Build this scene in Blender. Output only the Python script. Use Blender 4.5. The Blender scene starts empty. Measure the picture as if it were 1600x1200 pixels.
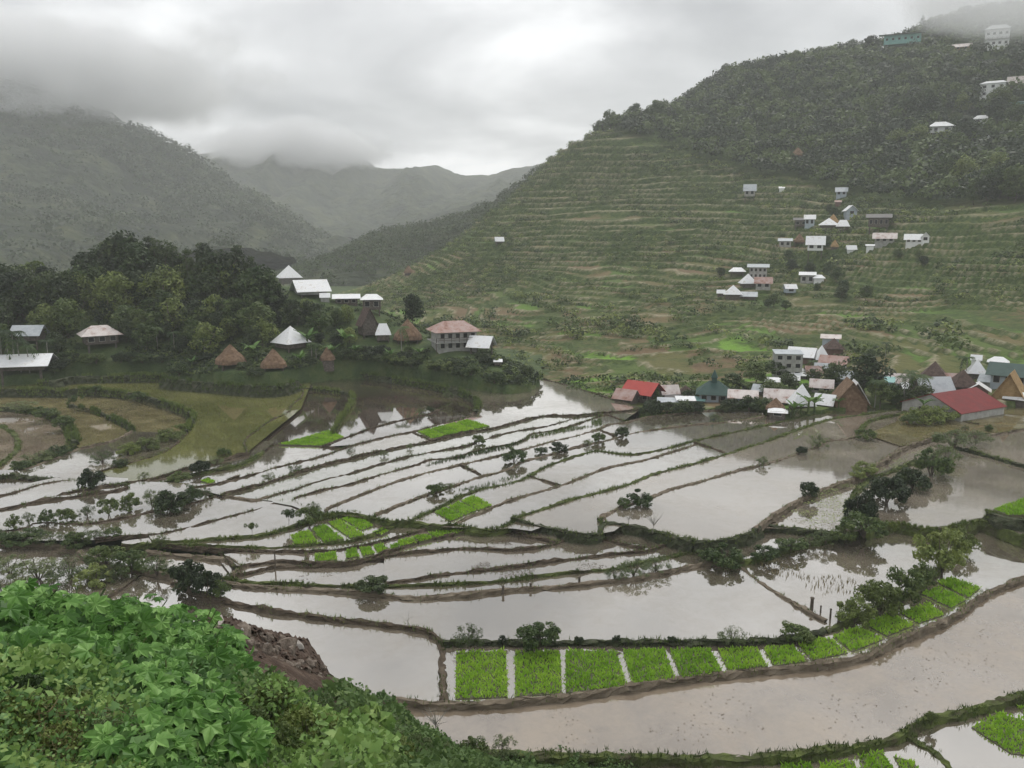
import bpy, bmesh, math, random
import numpy as np

# ------------------------------------------------------------------ camera, world, sun, exposure
scene = bpy.context.scene
col = scene.collection
R = math.radians
FPX = 1305.0                      # focal length in photo pixels (1600 wide)
PITCH = math.atan2(240.0, FPX)    # eye level lies at photo row 360
CAMZ = 26.0
cam_data = bpy.data.cameras.new('camera')
cam = bpy.data.objects.new('camera', cam_data)
col.objects.link(cam)
cam_data.sensor_width = 36.0
cam_data.lens = 36.0 * FPX / 1600.0
cam_data.clip_start = 0.1
cam_data.clip_end = 12000.0
cam.location = (0, 0, CAMZ)
cam.rotation_euler = (math.pi / 2 - PITCH, 0, 0)
scene.camera = cam

SUN_EL, SUN_AZ = R(58), R(20)
world = bpy.data.worlds.new('World')
scene.world = world
world.use_nodes = True
wt = world.node_tree
wt.nodes.clear()
def wn(t, **k):
    n = wt.nodes.new(t)
    for a, b in k.items():
        setattr(n, a, b)
    return n
w_out = wn('ShaderNodeOutputWorld')
w_bg = wn('ShaderNodeBackground')
w_sky = wn('ShaderNodeTexSky', sky_type='NISHITA')
w_sky.sun_disc = False
w_sky.sun_elevation = SUN_EL
w_sky.sun_rotation = SUN_AZ
w_sky.dust_density = 3.0
w_bg.inputs['Strength'].default_value = 0.1
# overcast: a cloud deck seen in perspective (direction projected on a plane overhead)
w_tc = wn('ShaderNodeTexCoord')
w_sep = wn('ShaderNodeSeparateXYZ')
wt.links.new(w_tc.outputs['Generated'], w_sep.inputs[0])
w_z = wn('ShaderNodeMath', operation='MAXIMUM'); w_z.inputs[1].default_value = 0.0
wt.links.new(w_sep.outputs['Z'], w_z.inputs[0])
w_za = wn('ShaderNodeMath', operation='ADD'); w_za.inputs[1].default_value = 0.22
wt.links.new(w_z.outputs[0], w_za.inputs[0])
w_div = wn('ShaderNodeVectorMath', operation='DIVIDE')
w_cmb = wn('ShaderNodeCombineXYZ')
for i in range(3):
    wt.links.new(w_za.outputs[0], w_cmb.inputs[i])
wt.links.new(w_tc.outputs['Generated'], w_div.inputs[0])
wt.links.new(w_cmb.outputs[0], w_div.inputs[1])
w_map = wn('ShaderNodeMapping')
w_map.inputs['Location'].default_value = (3.3, 5.2, 0.0)
w_map.inputs['Scale'].default_value = (1.0, 1.0, 0.0)
wt.links.new(w_div.outputs[0], w_map.inputs[0])
w_n1 = wn('ShaderNodeTexNoise')
w_n1.inputs['Scale'].default_value = 1.25
w_n1.inputs['Detail'].default_value = 5.0
w_n1.inputs['Roughness'].default_value = 0.5
w_n1.inputs['Distortion'].default_value = 0.25
wt.links.new(w_map.outputs[0], w_n1.inputs['Vector'])
w_r = wn('ShaderNodeValToRGB')
w_r.color_ramp.elements[0].position = 0.34
w_r.color_ramp.elements[0].color = (3.9, 4.0, 4.15, 1)
w_r.color_ramp.elements[1].position = 0.66
w_r.color_ramp.elements[1].color = (11.5, 11.55, 11.6, 1)
e = w_r.color_ramp.elements.new(0.5)
e.color = (7.1, 7.17, 7.28, 1)
wt.links.new(w_n1.outputs['Fac'], w_r.inputs['Fac'])
w_mix = wn('ShaderNodeMix', data_type='RGBA')
w_mix.inputs['Factor'].default_value = 0.93
wt.links.new(w_sky.outputs[0], w_mix.inputs['A'])
wt.links.new(w_r.outputs[0], w_mix.inputs['B'])
wt.links.new(w_mix.outputs['Result'], w_bg.inputs['Color'])
wt.links.new(w_bg.outputs[0], w_out.inputs['Surface'])

sun_d = bpy.data.lights.new('sun', 'SUN')
sun_d.energy = 1.4
sun_d.angle = R(25)
sun_d.color = (1.0, 0.96, 0.9)
sun = bpy.data.objects.new('sun', sun_d)
col.objects.link(sun)
sun.location = (0, 60, 300)
sun.rotation_euler = (R(90) - SUN_EL, 0, math.pi - SUN_AZ)
vs = scene.view_settings
vs.view_transform = 'Standard'
vs.look = 'None'
vs.exposure = 0.4
vs.gamma = 1.0
vs.use_curve_mapping = False
scene.render.engine = 'CYCLES'
cy = scene.cycles
cy.use_denoising = True
cy.max_bounces = 6
cy.diffuse_bounces = 2
cy.glossy_bounces = 3
cy.transmission_bounces = 3
cy.transparent_max_bounces = 6
cy.volume_bounces = 4
cy.volume_step_rate = 1.0
cy.volume_max_steps = 48
cy.use_adaptive_sampling = True
cy.adaptive_threshold = 0.02

# ------------------------------------------------------------------ pixel -> place helpers
CP, SP = math.cos(PITCH), math.sin(PITCH)
def ray(u, v):
    a = (u - 800.0) / FPX
    b = (600.0 - v) / FPX
    return np.array([a, CP + b * SP, -SP + b * CP])
def at_z(u, v, z):
    d = ray(u, v)
    t = (z - CAMZ) / d[2]
    return np.array([d[0] * t, d[1] * t, z])
def at_d(u, v, y):
    d = ray(u, v)
    t = y / d[1]
    return np.array([d[0] * t, y, CAMZ + d[2] * t])
def to_px(p):
    x, y, z = p[0], p[1], p[2] - CAMZ
    f = y * CP - z * SP
    up = y * SP + z * CP
    return 800 + FPX * x / f, 600 - FPX * up / f

_rs = np.random.RandomState(7)
_tab = _rs.rand(256, 256)
def vnoise(x, y):
    x = np.asarray(x, float); y = np.asarray(y, float)
    xi = np.floor(x).astype(int); yi = np.floor(y).astype(int)
    fx = x - xi; fy = y - yi
    fx = fx * fx * (3 - 2 * fx); fy = fy * fy * (3 - 2 * fy)
    a = _tab[xi % 256, yi % 256]; b = _tab[(xi + 1) % 256, yi % 256]
    c = _tab[xi % 256, (yi + 1) % 256]; d = _tab[(xi + 1) % 256, (yi + 1) % 256]
    return (a * (1 - fx) + b * fx) * (1 - fy) + (c * (1 - fx) + d * fx) * fy
def fbm(x, y, o=4):
    s = 0; a = 0.5; t = 0
    for i in range(o):
        s = s + a * vnoise(x * 2 ** i + 17.3 * i, y * 2 ** i + 9.1 * i); t += a; a *= 0.5
    return s / t - 0.5

class TPS:
    """thin-plate surface z(x, y) through a few measured points"""
    def __init__(self, pts, lam=0.5):
        P = np.array(pts, float)
        self.c = P[:, :2]; n = len(P)
        self.s = 100.0
        K = self.k(P[:, :2]) + lam * 0.001 * np.eye(n)
        Q = np.c_[np.ones(n), P[:, :2] / self.s]
        A = np.zeros((n + 3, n + 3)); A[:n, :n] = K; A[:n, n:] = Q; A[n:, :n] = Q.T
        b = np.zeros(n + 3); b[:n] = P[:, 2]
        w = np.linalg.solve(A, b)
        self.w = w[:n]; self.a = w[n:]
    def k(self, X):
        d2 = ((X[:, None, :] - self.c[None, :, :]) / self.s) ** 2
        r2 = d2.sum(-1)
        return 0.5 * r2 * np.log(r2 + 1e-9)
    def __call__(self, x, y):
        x = np.asarray(x, float); sh = x.shape
        X = np.c_[x.ravel(), np.asarray(y, float).ravel()]
        o = np.empty(len(X))
        for i in range(0, len(X), 50000):
            q = X[i:i + 50000]
            o[i:i + 50000] = self.k(q) @ self.w + self.a[0] + q @ self.a[1:] / self.s
        return o.reshape(sh)

def LV(z):
    """water levels as read off the dike faces: the steps are low"""
    return z - 0.3 * min(max((z - 0.45) / 0.7, 0), 1)

# ------------------------------------------------------------------ mesh helpers
def mesh_np(name, V, Fq, smooth=False):
    """V (n,3); Fq (m,3) or (m,4) index array"""
    V = np.ascontiguousarray(V, np.float32); Fq = np.ascontiguousarray(Fq, np.int32)
    m = bpy.data.meshes.new(name)
    k = Fq.shape[1]
    m.vertices.add(len(V)); m.vertices.foreach_set('co', V.ravel())
    m.loops.add(Fq.size); m.loops.foreach_set('vertex_index', Fq.ravel())
    m.polygons.add(len(Fq))
    m.polygons.foreach_set('loop_start', np.arange(0, Fq.size, k, dtype=np.int32))
    m.polygons.foreach_set('loop_total', np.full(len(Fq), k, np.int32))
    m.polygons.foreach_set('use_smooth', np.full(len(Fq), smooth, bool))
    m.update(calc_edges=True)
    m.validate()
    return m
def attr(m, name, vals):
    a = m.attributes.new(name, 'FLOAT', 'POINT')
    a.data.foreach_set('value', np.asarray(vals, np.float32))
def link(name, mesh, mat=None, parent=None, loc=None, rot=None, scale=None):
    o = bpy.data.objects.new(name, mesh)
    col.objects.link(o)
    if mat is not None and mesh is not None and len(mesh.materials) == 0:
        mesh.materials.append(mat)
    if parent is not None:
        o.parent = parent
    if loc is not None: o.location = loc
    if rot is not None: o.rotation_euler = rot
    if scale is not None: o.scale = scale
    return o
def tag(o, label=None, cat=None, group=None, kind=None):
    if label: o['label'] = label
    if cat: o['category'] = cat
    if group: o['group'] = group
    if kind: o['kind'] = kind
    return o
def empty(name, loc=(0, 0, 0), rz=0.0):
    o = bpy.data.objects.new(name, None)
    col.objects.link(o)
    o.location = loc; o.rotation_euler = (0, 0, rz)
    o.empty_display_size = 0.3
    return o
class MB:
    def __init__(s): s.v = []; s.f = []
    def add(s, vs, fs):
        n = len(s.v); s.v += [tuple(map(float, p)) for p in vs]
        s.f += [tuple(i + n for i in f) for f in fs]; return s
    def box(s, x0, x1, y0, y1, z0, z1):
        return s.add([(x0,y0,z0),(x1,y0,z0),(x1,y1,z0),(x0,y1,z0),(x0,y0,z1),(x1,y0,z1),(x1,y1,z1),(x0,y1,z1)],
                     [(0,3,2,1),(4,5,6,7),(0,1,5,4),(1,2,6,5),(2,3,7,6),(3,0,4,7)])
    def tube(s, p, q, r0, r1, n=6):
        p = np.array(p, float); q = np.array(q, float); d = q - p; L = np.linalg.norm(d) + 1e-9; d = d / L
        a = np.cross(d, (0, 0, 1) if abs(d[2]) < 0.9 else (1, 0, 0)); a /= np.linalg.norm(a); b = np.cross(d, a)
        vs = []
        for c, r in ((p, r0), (q, r1)):
            for i in range(n):
                t = 2 * math.pi * i / n
                vs.append(c + r * (math.cos(t) * a + math.sin(t) * b))
        fs = [(i, (i + 1) % n, n + (i + 1) % n, n + i) for i in range(n)]
        fs += [tuple(range(n - 1, -1, -1)), tuple(range(n, 2 * n))]
        return s.add(vs, fs)
    def mesh(s, name='m'):
        m = bpy.data.meshes.new(name); m.from_pydata(s.v, [], s.f); m.update()
        return m
    def build(s, name, mat, parent=None, smooth=False):
        m = s.mesh(name)
        if smooth:
            m.polygons.foreach_set('use_smooth', [True] * len(m.polygons))
        return link(name, m, mat, parent)

# ------------------------------------------------------------------ materials
def newmat(name):
    m = bpy.data.materials.new(name); m.use_nodes = True
    nt = m.node_tree; b = nt.nodes['Principled BSDF']
    return m, nt, b
def N(nt, t, ins=None, **k):
    n = nt.nodes.new(t)
    for a, v in k.items(): setattr(n, a, v)
    if ins:
        for a, v in ins.items(): n.inputs[a].default_value = v
    return n
def ramp(nt, stops, src):
    r = nt.nodes.new('ShaderNodeValToRGB'); cr = r.color_ramp
    while len(cr.elements) < len(stops): cr.elements.new(0.5)
    for e_, (p, c) in zip(cr.elements, stops):
        e_.position = p; e_.color = (*c, 1)
    nt.links.new(src, r.inputs['Fac']); return r
def noise_mat(name, stops, scale=1.0, detail=6, rough=0.9, bump=0.3, bscale=None, spec=0.3, coord='Object', distort=0.0, bdist=0.1):
    m, nt, b = newmat(name)
    tc = N(nt, 'ShaderNodeTexCoord')
    n = N(nt, 'ShaderNodeTexNoise', {'Scale': scale, 'Detail': detail, 'Roughness': 0.62, 'Distortion': distort})
    nt.links.new(tc.outputs[coord], n.inputs['Vector'])
    r = ramp(nt, stops, n.outputs['Fac'])
    nt.links.new(r.outputs[0], b.inputs['Base Color'])
    b.inputs['Roughness'].default_value = rough
    b.inputs['Specular IOR Level'].default_value = spec
    if bump:
        n2 = N(nt, 'ShaderNodeTexNoise', {'Scale': bscale or scale * 5, 'Detail': 5})
        nt.links.new(tc.outputs[coord], n2.inputs['Vector'])
        bp = N(nt, 'ShaderNodeBump', {'Strength': bump, 'Distance': bdist})
        nt.links.new(n2.outputs['Fac'], bp.inputs['Height'])
        nt.links.new(bp.outputs[0], b.inputs['Normal'])
    return m
def leaf_mat(name, c0, c1, c2, hue=0.5, rough=0.55, scale=1.2, transl=0.25, vary=0.35):
    """foliage: leaf colour varies from clump to clump and from plant to plant"""
    m, nt, b = newmat(name)
    tc = N(nt, 'ShaderNodeTexCoord')
    n = N(nt, 'ShaderNodeTexNoise', {'Scale': scale, 'Detail': 3, 'Roughness': 0.7})
    nt.links.new(tc.outputs['Object'], n.inputs['Vector'])
    oi = N(nt, 'ShaderNodeObjectInfo')
    ad = N(nt, 'ShaderNodeMath', {1: vary}, operation='MULTIPLY_ADD')
    ad.inputs[1].default_value = vary
    nt.links.new(oi.outputs['Random'], ad.inputs[0])
    sb = N(nt, 'ShaderNodeMath', operation='SUBTRACT'); sb.inputs[1].default_value = vary / 2
    nt.links.new(n.outputs['Fac'], sb.inputs[0])
    nt.links.new(sb.outputs[0], ad.inputs[2])
    r = ramp(nt, [(0.3, c0), (0.5, c1), (0.72, c2)], ad.outputs[0])
    nt.links.new(r.outputs[0], b.inputs['Base Color'])
    b.inputs['Roughness'].default_value = rough
    b.inputs['Specular IOR Level'].default_value = 0.25
    if transl > 0:
        out = nt.nodes['Material Output']
        tr = N(nt, 'ShaderNodeBsdfTranslucent')
        nt.links.new(r.outputs[0], tr.inputs['Color'])
        mx = N(nt, 'ShaderNodeMixShader', {0: transl})
        nt.links.new(b.outputs[0], mx.inputs[1]); nt.links.new(tr.outputs[0], mx.inputs[2])
        nt.links.new(mx.outputs[0], out.inputs['Surface'])
    return m
def water_mat(name, c0, c1, patch=0.12, bump=0.02, gl=1.0, lo=0.0):
    """muddy standing water: turbid body colour under a mirror film that strengthens at grazing angles"""
    m, nt, b = newmat(name)
    out = nt.nodes['Material Output']
    tc = N(nt, 'ShaderNodeTexCoord')
    n = N(nt, 'ShaderNodeTexNoise', {'Scale': patch, 'Detail': 6, 'Roughness': 0.6, 'Distortion': 0.4})
    nt.links.new(tc.outputs['Object'], n.inputs['Vector'])
    nf = N(nt, 'ShaderNodeTexNoise', {'Scale': patch * 9, 'Detail': 8, 'Roughness': 0.7, 'Distortion': 0.6})
    nt.links.new(tc.outputs['Object'], nf.inputs['Vector'])
    mxn = N(nt, 'ShaderNodeMath', operation='MULTIPLY_ADD'); mxn.inputs[1].default_value = 0.45
    sbn = N(nt, 'ShaderNodeMath', operation='SUBTRACT'); sbn.inputs[1].default_value = 0.225
    nt.links.new(nf.outputs['Fac'], mxn.inputs[0]); nt.links.new(n.outputs['Fac'], sbn.inputs[0]); nt.links.new(sbn.outputs[0], mxn.inputs[2])
    r = ramp(nt, [(0.32, c0), (0.68, c1)], mxn.outputs[0])
    nt.links.new(r.outputs[0], b.inputs['Base Color'])
    b.inputs['Roughness'].default_value = 0.8
    b.inputs['Specular IOR Level'].default_value = 0.0
    g = N(nt, 'ShaderNodeBsdfGlossy', {'Roughness': 0.035, 'Color': (0.92, 0.905, 0.88, 1)})
    n2 = N(nt, 'ShaderNodeTexNoise', {'Scale': 1.4, 'Detail': 3})
    nt.links.new(tc.outputs['Object'], n2.inputs['Vector'])
    bp = N(nt, 'ShaderNodeBump', {'Strength': bump, 'Distance': 0.05})
    nt.links.new(n2.outputs['Fac'], bp.inputs['Height'])
    nt.links.new(bp.outputs[0], g.inputs['Normal'])
    lw = N(nt, 'ShaderNodeLayerWeight', {'Blend': 0.5})
    ml = N(nt, 'ShaderNodeMath', operation='MULTIPLY_ADD'); ml.use_clamp = True
    ml.inputs[1].default_value = gl; ml.inputs[2].default_value = lo
    nt.links.new(lw.outputs['Facing'], ml.inputs[0])
    # less mirror where mud and weed break the surface
    mr = N(nt, 'ShaderNodeMapRange', {'From Min': 0.45, 'From Max': 0.75, 'To Min': 1.0, 'To Max': 0.72})
    nt.links.new(mxn.outputs[0], mr.inputs['Value'])
    mm = N(nt, 'ShaderNodeMath', operation='MULTIPLY')
    nt.links.new(ml.outputs[0], mm.inputs[0]); nt.links.new(mr.outputs[0], mm.inputs[1])
    mx = N(nt, 'ShaderNodeMixShader')
    nt.links.new(mm.outputs[0], mx.inputs[0])
    nt.links.new(b.outputs[0], mx.inputs[1]); nt.links.new(g.outputs[0], mx.inputs[2])
    nt.links.new(mx.outputs[0], out.inputs['Surface'])
    return m

M = {}
M['earth'] = noise_mat('earth', [(0.3, (0.04, 0.03, 0.021)), (0.55, (0.085, 0.065, 0.045)), (0.75, (0.16, 0.13, 0.095))], 1.3, 8, 0.95, 0.5, 9)
M['path'] = noise_mat('path_earth', [(0.3, (0.075, 0.06, 0.042)), (0.55, (0.15, 0.122, 0.088)), (0.75, (0.24, 0.205, 0.155))], 0.9, 8, 0.95, 0.45, 8)
M['moss'] = noise_mat('moss_earth', [(0.32, (0.05, 0.042, 0.026)), (0.48, (0.06, 0.075, 0.022)), (0.7, (0.11, 0.14, 0.035))], 1.1, 8, 0.95, 0.6, 7)
M['wall'] = noise_mat('mossy_stone_wall', [(0.3, (0.022, 0.025, 0.015)), (0.52, (0.045, 0.055, 0.026)), (0.72, (0.09, 0.085, 0.06))], 1.6, 8, 0.95, 0.8, 4, bdist=0.25)
M['grassbank'] = noise_mat('grass_bank', [(0.3, (0.03, 0.05, 0.018)), (0.5, (0.055, 0.085, 0.028)), (0.72, (0.1, 0.12, 0.045))], 0.35, 9, 0.95, 0.7, 3, bdist=0.3)
M['soil'] = noise_mat('red_soil', [(0.3, (0.034, 0.021, 0.015)), (0.5, (0.068, 0.044, 0.031)), (0.75, (0.135, 0.098, 0.074))], 2.2, 9, 0.95, 0.9, 10)
# ------------------------------------------------------------------ terrain surfaces (heights from measured points)
Z_PLAT = -1.2
def yline(pts, z):
    """plan line of a traced bank: distance y as a function of bearing x/y"""
    P = np.array([at_z(u, v, LV(zz)) for (u, v, zz) in [(p[0], p[1], p[2] if len(p) > 2 else z) for p in pts]])
    t = P[:, 0] / P[:, 1]; o = np.argsort(t)
    return t[o], P[o, 1]

HP = [at_d(*p) for p in [
    (760,560,190),(850,585,165),(900,590,152),(1000,590,146),(1100,585,146),
    (600,480,300),(700,490,262),(800,500,232),(900,500,216),(1000,500,210),(1100,500,204),(1200,500,204),(1300,500,196),(1400,500,186),(1500,500,175),(1600,500,165),(1800,500,150),
    (1200,560,162),(1300,560,152),(1400,560,147),(1500,560,142),(1600,560,138),(1800,560,128),
    (640,440,325),(700,450,300),(850,450,266),(1000,450,250),(1200,450,240),(1400,450,222),(1600,450,198),(1800,450,175),
    (680,400,345),(850,400,302),(1000,400,286),(1200,400,270),(1400,400,241),(1600,400,207),
    (740,340,408),(800,300,441),(900,300,399),(1000,300,381),(1200,300,356),(1400,300,322),(1600,300,282),(1800,300,246),
    (835,262,487),(930,216,514),(1010,192,519),(1100,200,481),(1200,200,461),(1400,200,423),(1600,200,376),
    (1100,140,593),(1200,112,591),(1300,90,582),(1400,90,549),(1600,95,476),(1800,95,428),
    (1440,55,607),(1500,36,614),(1600,24,607),(1750,0,593)]]
HP += [at_z(*p) for p in [(1000,640,1.6),(1100,640,1.8),(1200,652,2.0),(1300,640,2.2),(1420,632,2.4),(1600,640,2.4),(1800,640,2.6),(880,600,0.8),(940,618,1.0)]]
for (u, v, d, dz, dd) in [(640,440,330,-22,90),(740,340,413,-30,80),(835,262,493,-30,80),(930,216,520,-25,80),(1010,192,528,-20,80),(1100,140,600,-22,80),(1200,112,600,-22,80),(1300,90,593,-20,80),(1440,55,614,-12,70),(1500,36,621,-8,70),(1600,24,614,4,70),(1750,0,607,8,70)]:
    p = at_d(u, v, d); HP.append(np.array([p[0] * (d + dd) / d, d + dd, p[2] + dz]))
HP += [np.array(p) for p in [(-70,330,-2),(-60,260,-2),(-40,200,-2.0),(-90,420,-4)]]
hill_s = TPS(HP, 40)
HB = yline([(560,580,-1),(760,565,0),(805,570,1.5),(846,592,2.0),(900,606,2.0),(1000,638,2.0),(1060,641,1.8),(1180,640,1.8),(1212,655,1.8),(1250,651,1.9),(1300,642,1.9),(1362,637,1.9),(1415,634,2),(1440,650,2.1),(1490,650,2.1),(1600,633,2.2),(1750,618,2.4)], 2)
def hill_n(x, y):
    return 6.0 * fbm(x / 60.0, y / 60.0, 3) + 2.6 * fbm(x / 18.0 + 40, y / 18.0, 3)
def qz(z): return np.log(1 + 0.085 * np.maximum(z, -9)) / 0.055     # terraces grow taller up the slope
def zq(q): return (np.exp(0.055 * q) - 1) / 0.085
def hill_h(x, y):
    x = np.asarray(x, float); y = np.asarray(y, float)
    z = hill_s(x, y)
    # terraced flank: treads and risers that follow the contours, fading out into the wooded top
    n = hill_n(x, y)
    q = qz(z + n)
    fl = np.floor(q); fr = q - fl
    st = np.clip((fr - 0.76) / 0.18, 0, 1)
    zt = zq(fl + st) - n * 0.85 + 0.22 * np.exp(-((fr - 0.05) / 0.05) ** 2)
    top = 104 - 66 * np.clip((x - 15) / 125.0, 0, 1) + 14 * fbm(x / 40.0, y / 40.0 + 5, 3)
    wt_ = np.clip((top - z) / 10.0, 0, 1)
    zr = z + 3.0 * fbm(x / 24.0, y / 24.0, 4) + 0.8 * fbm(x / 5.0, y / 5.0, 2)
    return zr * (1 - wt_) + zt * wt_, wt_, fr
def hill_mask(x, y):
    return y > np.interp(x / np.maximum(y, 1), HB[0], HB[1])

KP = [at_z(*p) for p in [(-150,604,1.7),(0,603,1.7),(80,598,1.7),(150,590,1.7),(260,588,1.8),(330,602,1.8),(400,607,1.8),(465,598,1.9),(540,584,2.2),(600,585,2.3),(650,590,2.3),(700,598,2.3),(740,606,2.3),(790,612,2.3),(830,608,2.2),(843,600,2.2)]]
KP += [at_d(*p) for p in [(-150,520,150),(0,520,146),(100,520,148),(200,520,150),(300,520,152),(400,520,150),(480,520,150),(560,522,150),(640,528,148),(705,545,141),(760,553,136),(800,575,131),
                          (0,460,170),(100,460,176),(200,440,182),(300,440,182),(400,440,178),(450,446,172),(500,468,164),(560,482,160),
                          (357,580,128),(425,582,129),(511,582,130),(150,552,136),(450,550,140)]]
KP += [np.array(p, float) for p in [(-150,250,-2),(-100,245,-2),(-50,230,-2),(-25,200,-2),(-8,178,-2),(3,160,-1.5),(8,140,-1),(-150,190,14)]]
knoll_s = TPS(KP, 15)
_kb = [(-300,612,1.5),(-60,608,1.5),(0,603,1.5),(80,599,1.5),(110,592,1.5),(260,589,1.5),(266,597,1.5),(400,608,1.5),(465,598,1.7),(505,589,1.9),(540,584,2.05),(600,585,2.05),(650,590,2.05),(700,598,2.05),(740,606,2.05),(790,613,2.05),(830,609,2.05),(843,601,2.05)]
KB = yline(_kb, 3)
def knoll_h(x, y):
    x = np.asarray(x, float); y = np.asarray(y, float)
    z = knoll_s(x, y) + 0.9 * fbm(x / 9.0, y / 9.0, 3)
    return z
KTIP = at_z(845, 600, 2.05)
def knoll_mask(x, y):
    t = x / np.maximum(y, 1)
    return (y > np.interp(t, KB[0], KB[1])) & (t < KTIP[0] / KTIP[1])
def ground_h(x, y):
    x = np.asarray(x, float); y = np.asarray(y, float)
    h = np.where(hill_mask(x, y), hill_h(x, y)[0], Z_PLAT)
    k = np.where(knoll_mask(x, y), knoll_h(x, y), Z_PLAT)
    return np.maximum(np.maximum(h, k), Z_PLAT)
def hit(u, v, d0=90, d1=700, only=None):
    """where the line of sight through a photo pixel meets the ground"""
    d = ray(u, v); ys = np.arange(d0, d1, 0.4); t = ys / d[1]
    xs = d[0] * t; zs = CAMZ + d[2] * t
    f = ground_h if only is None else only
    g = f(xs, ys)
    i = np.argmax(zs <= g)
    if zs[i] > g[i]: i = len(ys) - 1
    return np.array([xs[i], ys[i], g[i]])

def grid_mesh(name, x0, x1, y0, y1, st):
    xs = np.arange(x0, x1, st); ys = np.arange(y0, y1, st)
    X, Y = np.meshgrid(xs, ys)
    nx, ny = len(xs), len(ys)
    idx = np.arange(nx * ny).reshape(ny, nx)
    Fq = np.stack([idx[:-1, :-1], idx[:-1, 1:], idx[1:, 1:], idx[1:, :-1]], -1).reshape(-1, 4)
    return X, Y, Fq

# --- ground sheet to the horizon
g = MB(); S_ = 6000
g.add([(-S_, -S_, Z_PLAT - 1.0), (S_, -S_, Z_PLAT - 1.0), (S_, S_, Z_PLAT - 1.0), (-S_, S_, Z_PLAT - 1.0)], [(0, 1, 2, 3)])
tag(g.build('ground', M['grassbank']), kind='structure')

# --- right hillside with its terraces
def hill_material():
    m, nt, b = newmat('terraced_hillside')
    tc = N(nt, 'ShaderNodeTexCoord'); geo = N(nt, 'ShaderNodeNewGeometry')
    sep = N(nt, 'ShaderNodeSeparateXYZ'); nt.links.new(geo.outputs['True Normal'], sep.inputs[0])
    ter = N(nt, 'ShaderNodeAttribute', attribute_name='terrace'); lip = N(nt, 'ShaderNodeAttribute', attribute_name='lip')
    fld = N(nt, 'ShaderNodeAttribute', attribute_name='field')
    n1 = N(nt, 'ShaderNodeTexNoise', {'Scale': 0.06, 'Detail': 8, 'Roughness': 0.65}); nt.links.new(tc.outputs['Object'], n1.inputs['Vector'])
    n2 = N(nt, 'ShaderNodeTexNoise', {'Scale': 0.6, 'Detail': 8, 'Roughness': 0.7}); nt.links.new(tc.outputs['Object'], n2.inputs['Vector'])
    # overgrown slope and risers
    r1 = ramp(nt, [(0.3, (0.024, 0.042, 0.013)), (0.5, (0.052, 0.08, 0.023)), (0.7, (0.105, 0.135, 0.04))], n2.outputs['Fac'])
    # treads: fallow mud, stubble, weeds, a few fresh green fields (value stored per terrace field)
    r2 = ramp(nt, [(0.0, (0.15, 0.105, 0.062)), (0.28, (0.17, 0.13, 0.07)), (0.45, (0.12, 0.12, 0.046)), (0.7, (0.085, 0.135, 0.034)), (0.9, (0.12, 0.21, 0.04)), (0.95, (0.19, 0.37, 0.045))], fld.outputs['Fac'])
    mul = N(nt, 'ShaderNodeMix', data_type='RGBA', blend_type='MULTIPLY'); mul.inputs['Factor'].default_value = 0.5
    r3 = ramp(nt, [(0.25, (0.45, 0.45, 0.45)), (0.75, (1.25, 1.25, 1.2))], n2.outputs['Fac'])
    nt.links.new(r2.outputs[0], mul.inputs['A']); nt.links.new(r3.outputs[0], mul.inputs['B'])
    fl = N(nt, 'ShaderNodeMapRange', {'From Min': 0.82, 'From Max': 0.95}); nt.links.new(sep.outputs['Z'], fl.inputs['Value'])
    f2 = N(nt, 'ShaderNodeMath', operation='MULTIPLY'); nt.links.new(fl.outputs[0], f2.inputs[0]); nt.links.new(ter.outputs['Fac'], f2.inputs[1])
    over = N(nt, 'ShaderNodeMapRange', {'From Min': 0.47, 'From Max': 0.57, 'To Min': 1.0, 'To Max': 0.08}); nt.links.new(n1.outputs['Fac'], over.inputs['Value'])
    f3 = N(nt, 'ShaderNodeMath', operation='MULTIPLY'); nt.links.new(f2.outputs[0], f3.inputs[0]); nt.links.new(over.outputs[0], f3.inputs[1])
    mx = N(nt, 'ShaderNodeMix', data_type='RGBA'); nt.links.new(f3.outputs[0], mx.inputs['Factor'])
    nt.links.new(r1.outputs[0], mx.inputs['A']); nt.links.new(mul.outputs['Result'], mx.inputs['B'])
    lp = N(nt, 'ShaderNodeMath', operation='MULTIPLY'); nt.links.new(lip.outputs['Fac'], lp.inputs[0]); nt.links.new(over.outputs[0], lp.inputs[1])
    lr = ramp(nt, [(0.38, (0.12, 0.125, 0.055)), (0.6, (0.3, 0.265, 0.19))], n2.outputs['Fac'])
    mx2 = N(nt, 'ShaderNodeMix', data_type='RGBA'); nt.links.new(lp.outputs[0], mx2.inputs['Factor'])
    nt.links.new(mx.outputs['Result'], mx2.inputs['A']); nt.links.new(lr.outputs[0], mx2.inputs['B'])
    nt.links.new(mx2.outputs['Result'], b.inputs['Base Color'])
    b.inputs['Roughness'].default_value = 0.95; b.inputs['Specular IOR Level'].default_value = 0.15
    n3 = N(nt, 'ShaderNodeTexNoise', {'Scale': 1.3, 'Detail': 6}); nt.links.new(tc.outputs['Object'], n3.inputs['Vector'])
    bp = N(nt, 'ShaderNodeBump', {'Strength': 0.6, 'Distance': 0.6}); nt.links.new(n3.outputs['Fac'], bp.inputs['Height'])
    nt.links.new(bp.outputs[0], b.inputs['Normal'])
    return m
M['hill'] = hill_material()
X, Y, Fq = grid_mesh('h', -75, 470, 95, 700, 1.0)
Zh, TW, FR = hill_h(X, Y)
inside = hill_mask(X, Y)
Zh = np.where(inside, Zh, Z_PLAT - 0.4)
keep = inside.ravel()[Fq].any(1) & ((X / Y).ravel()[Fq] < 0.86).all(1)
Vh = np.c_[X.ravel(), Y.ravel(), Zh.ravel()]
used = np.unique(Fq[keep]); remap = np.full(len(Vh), -1); remap[used] = np.arange(len(used))
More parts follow.
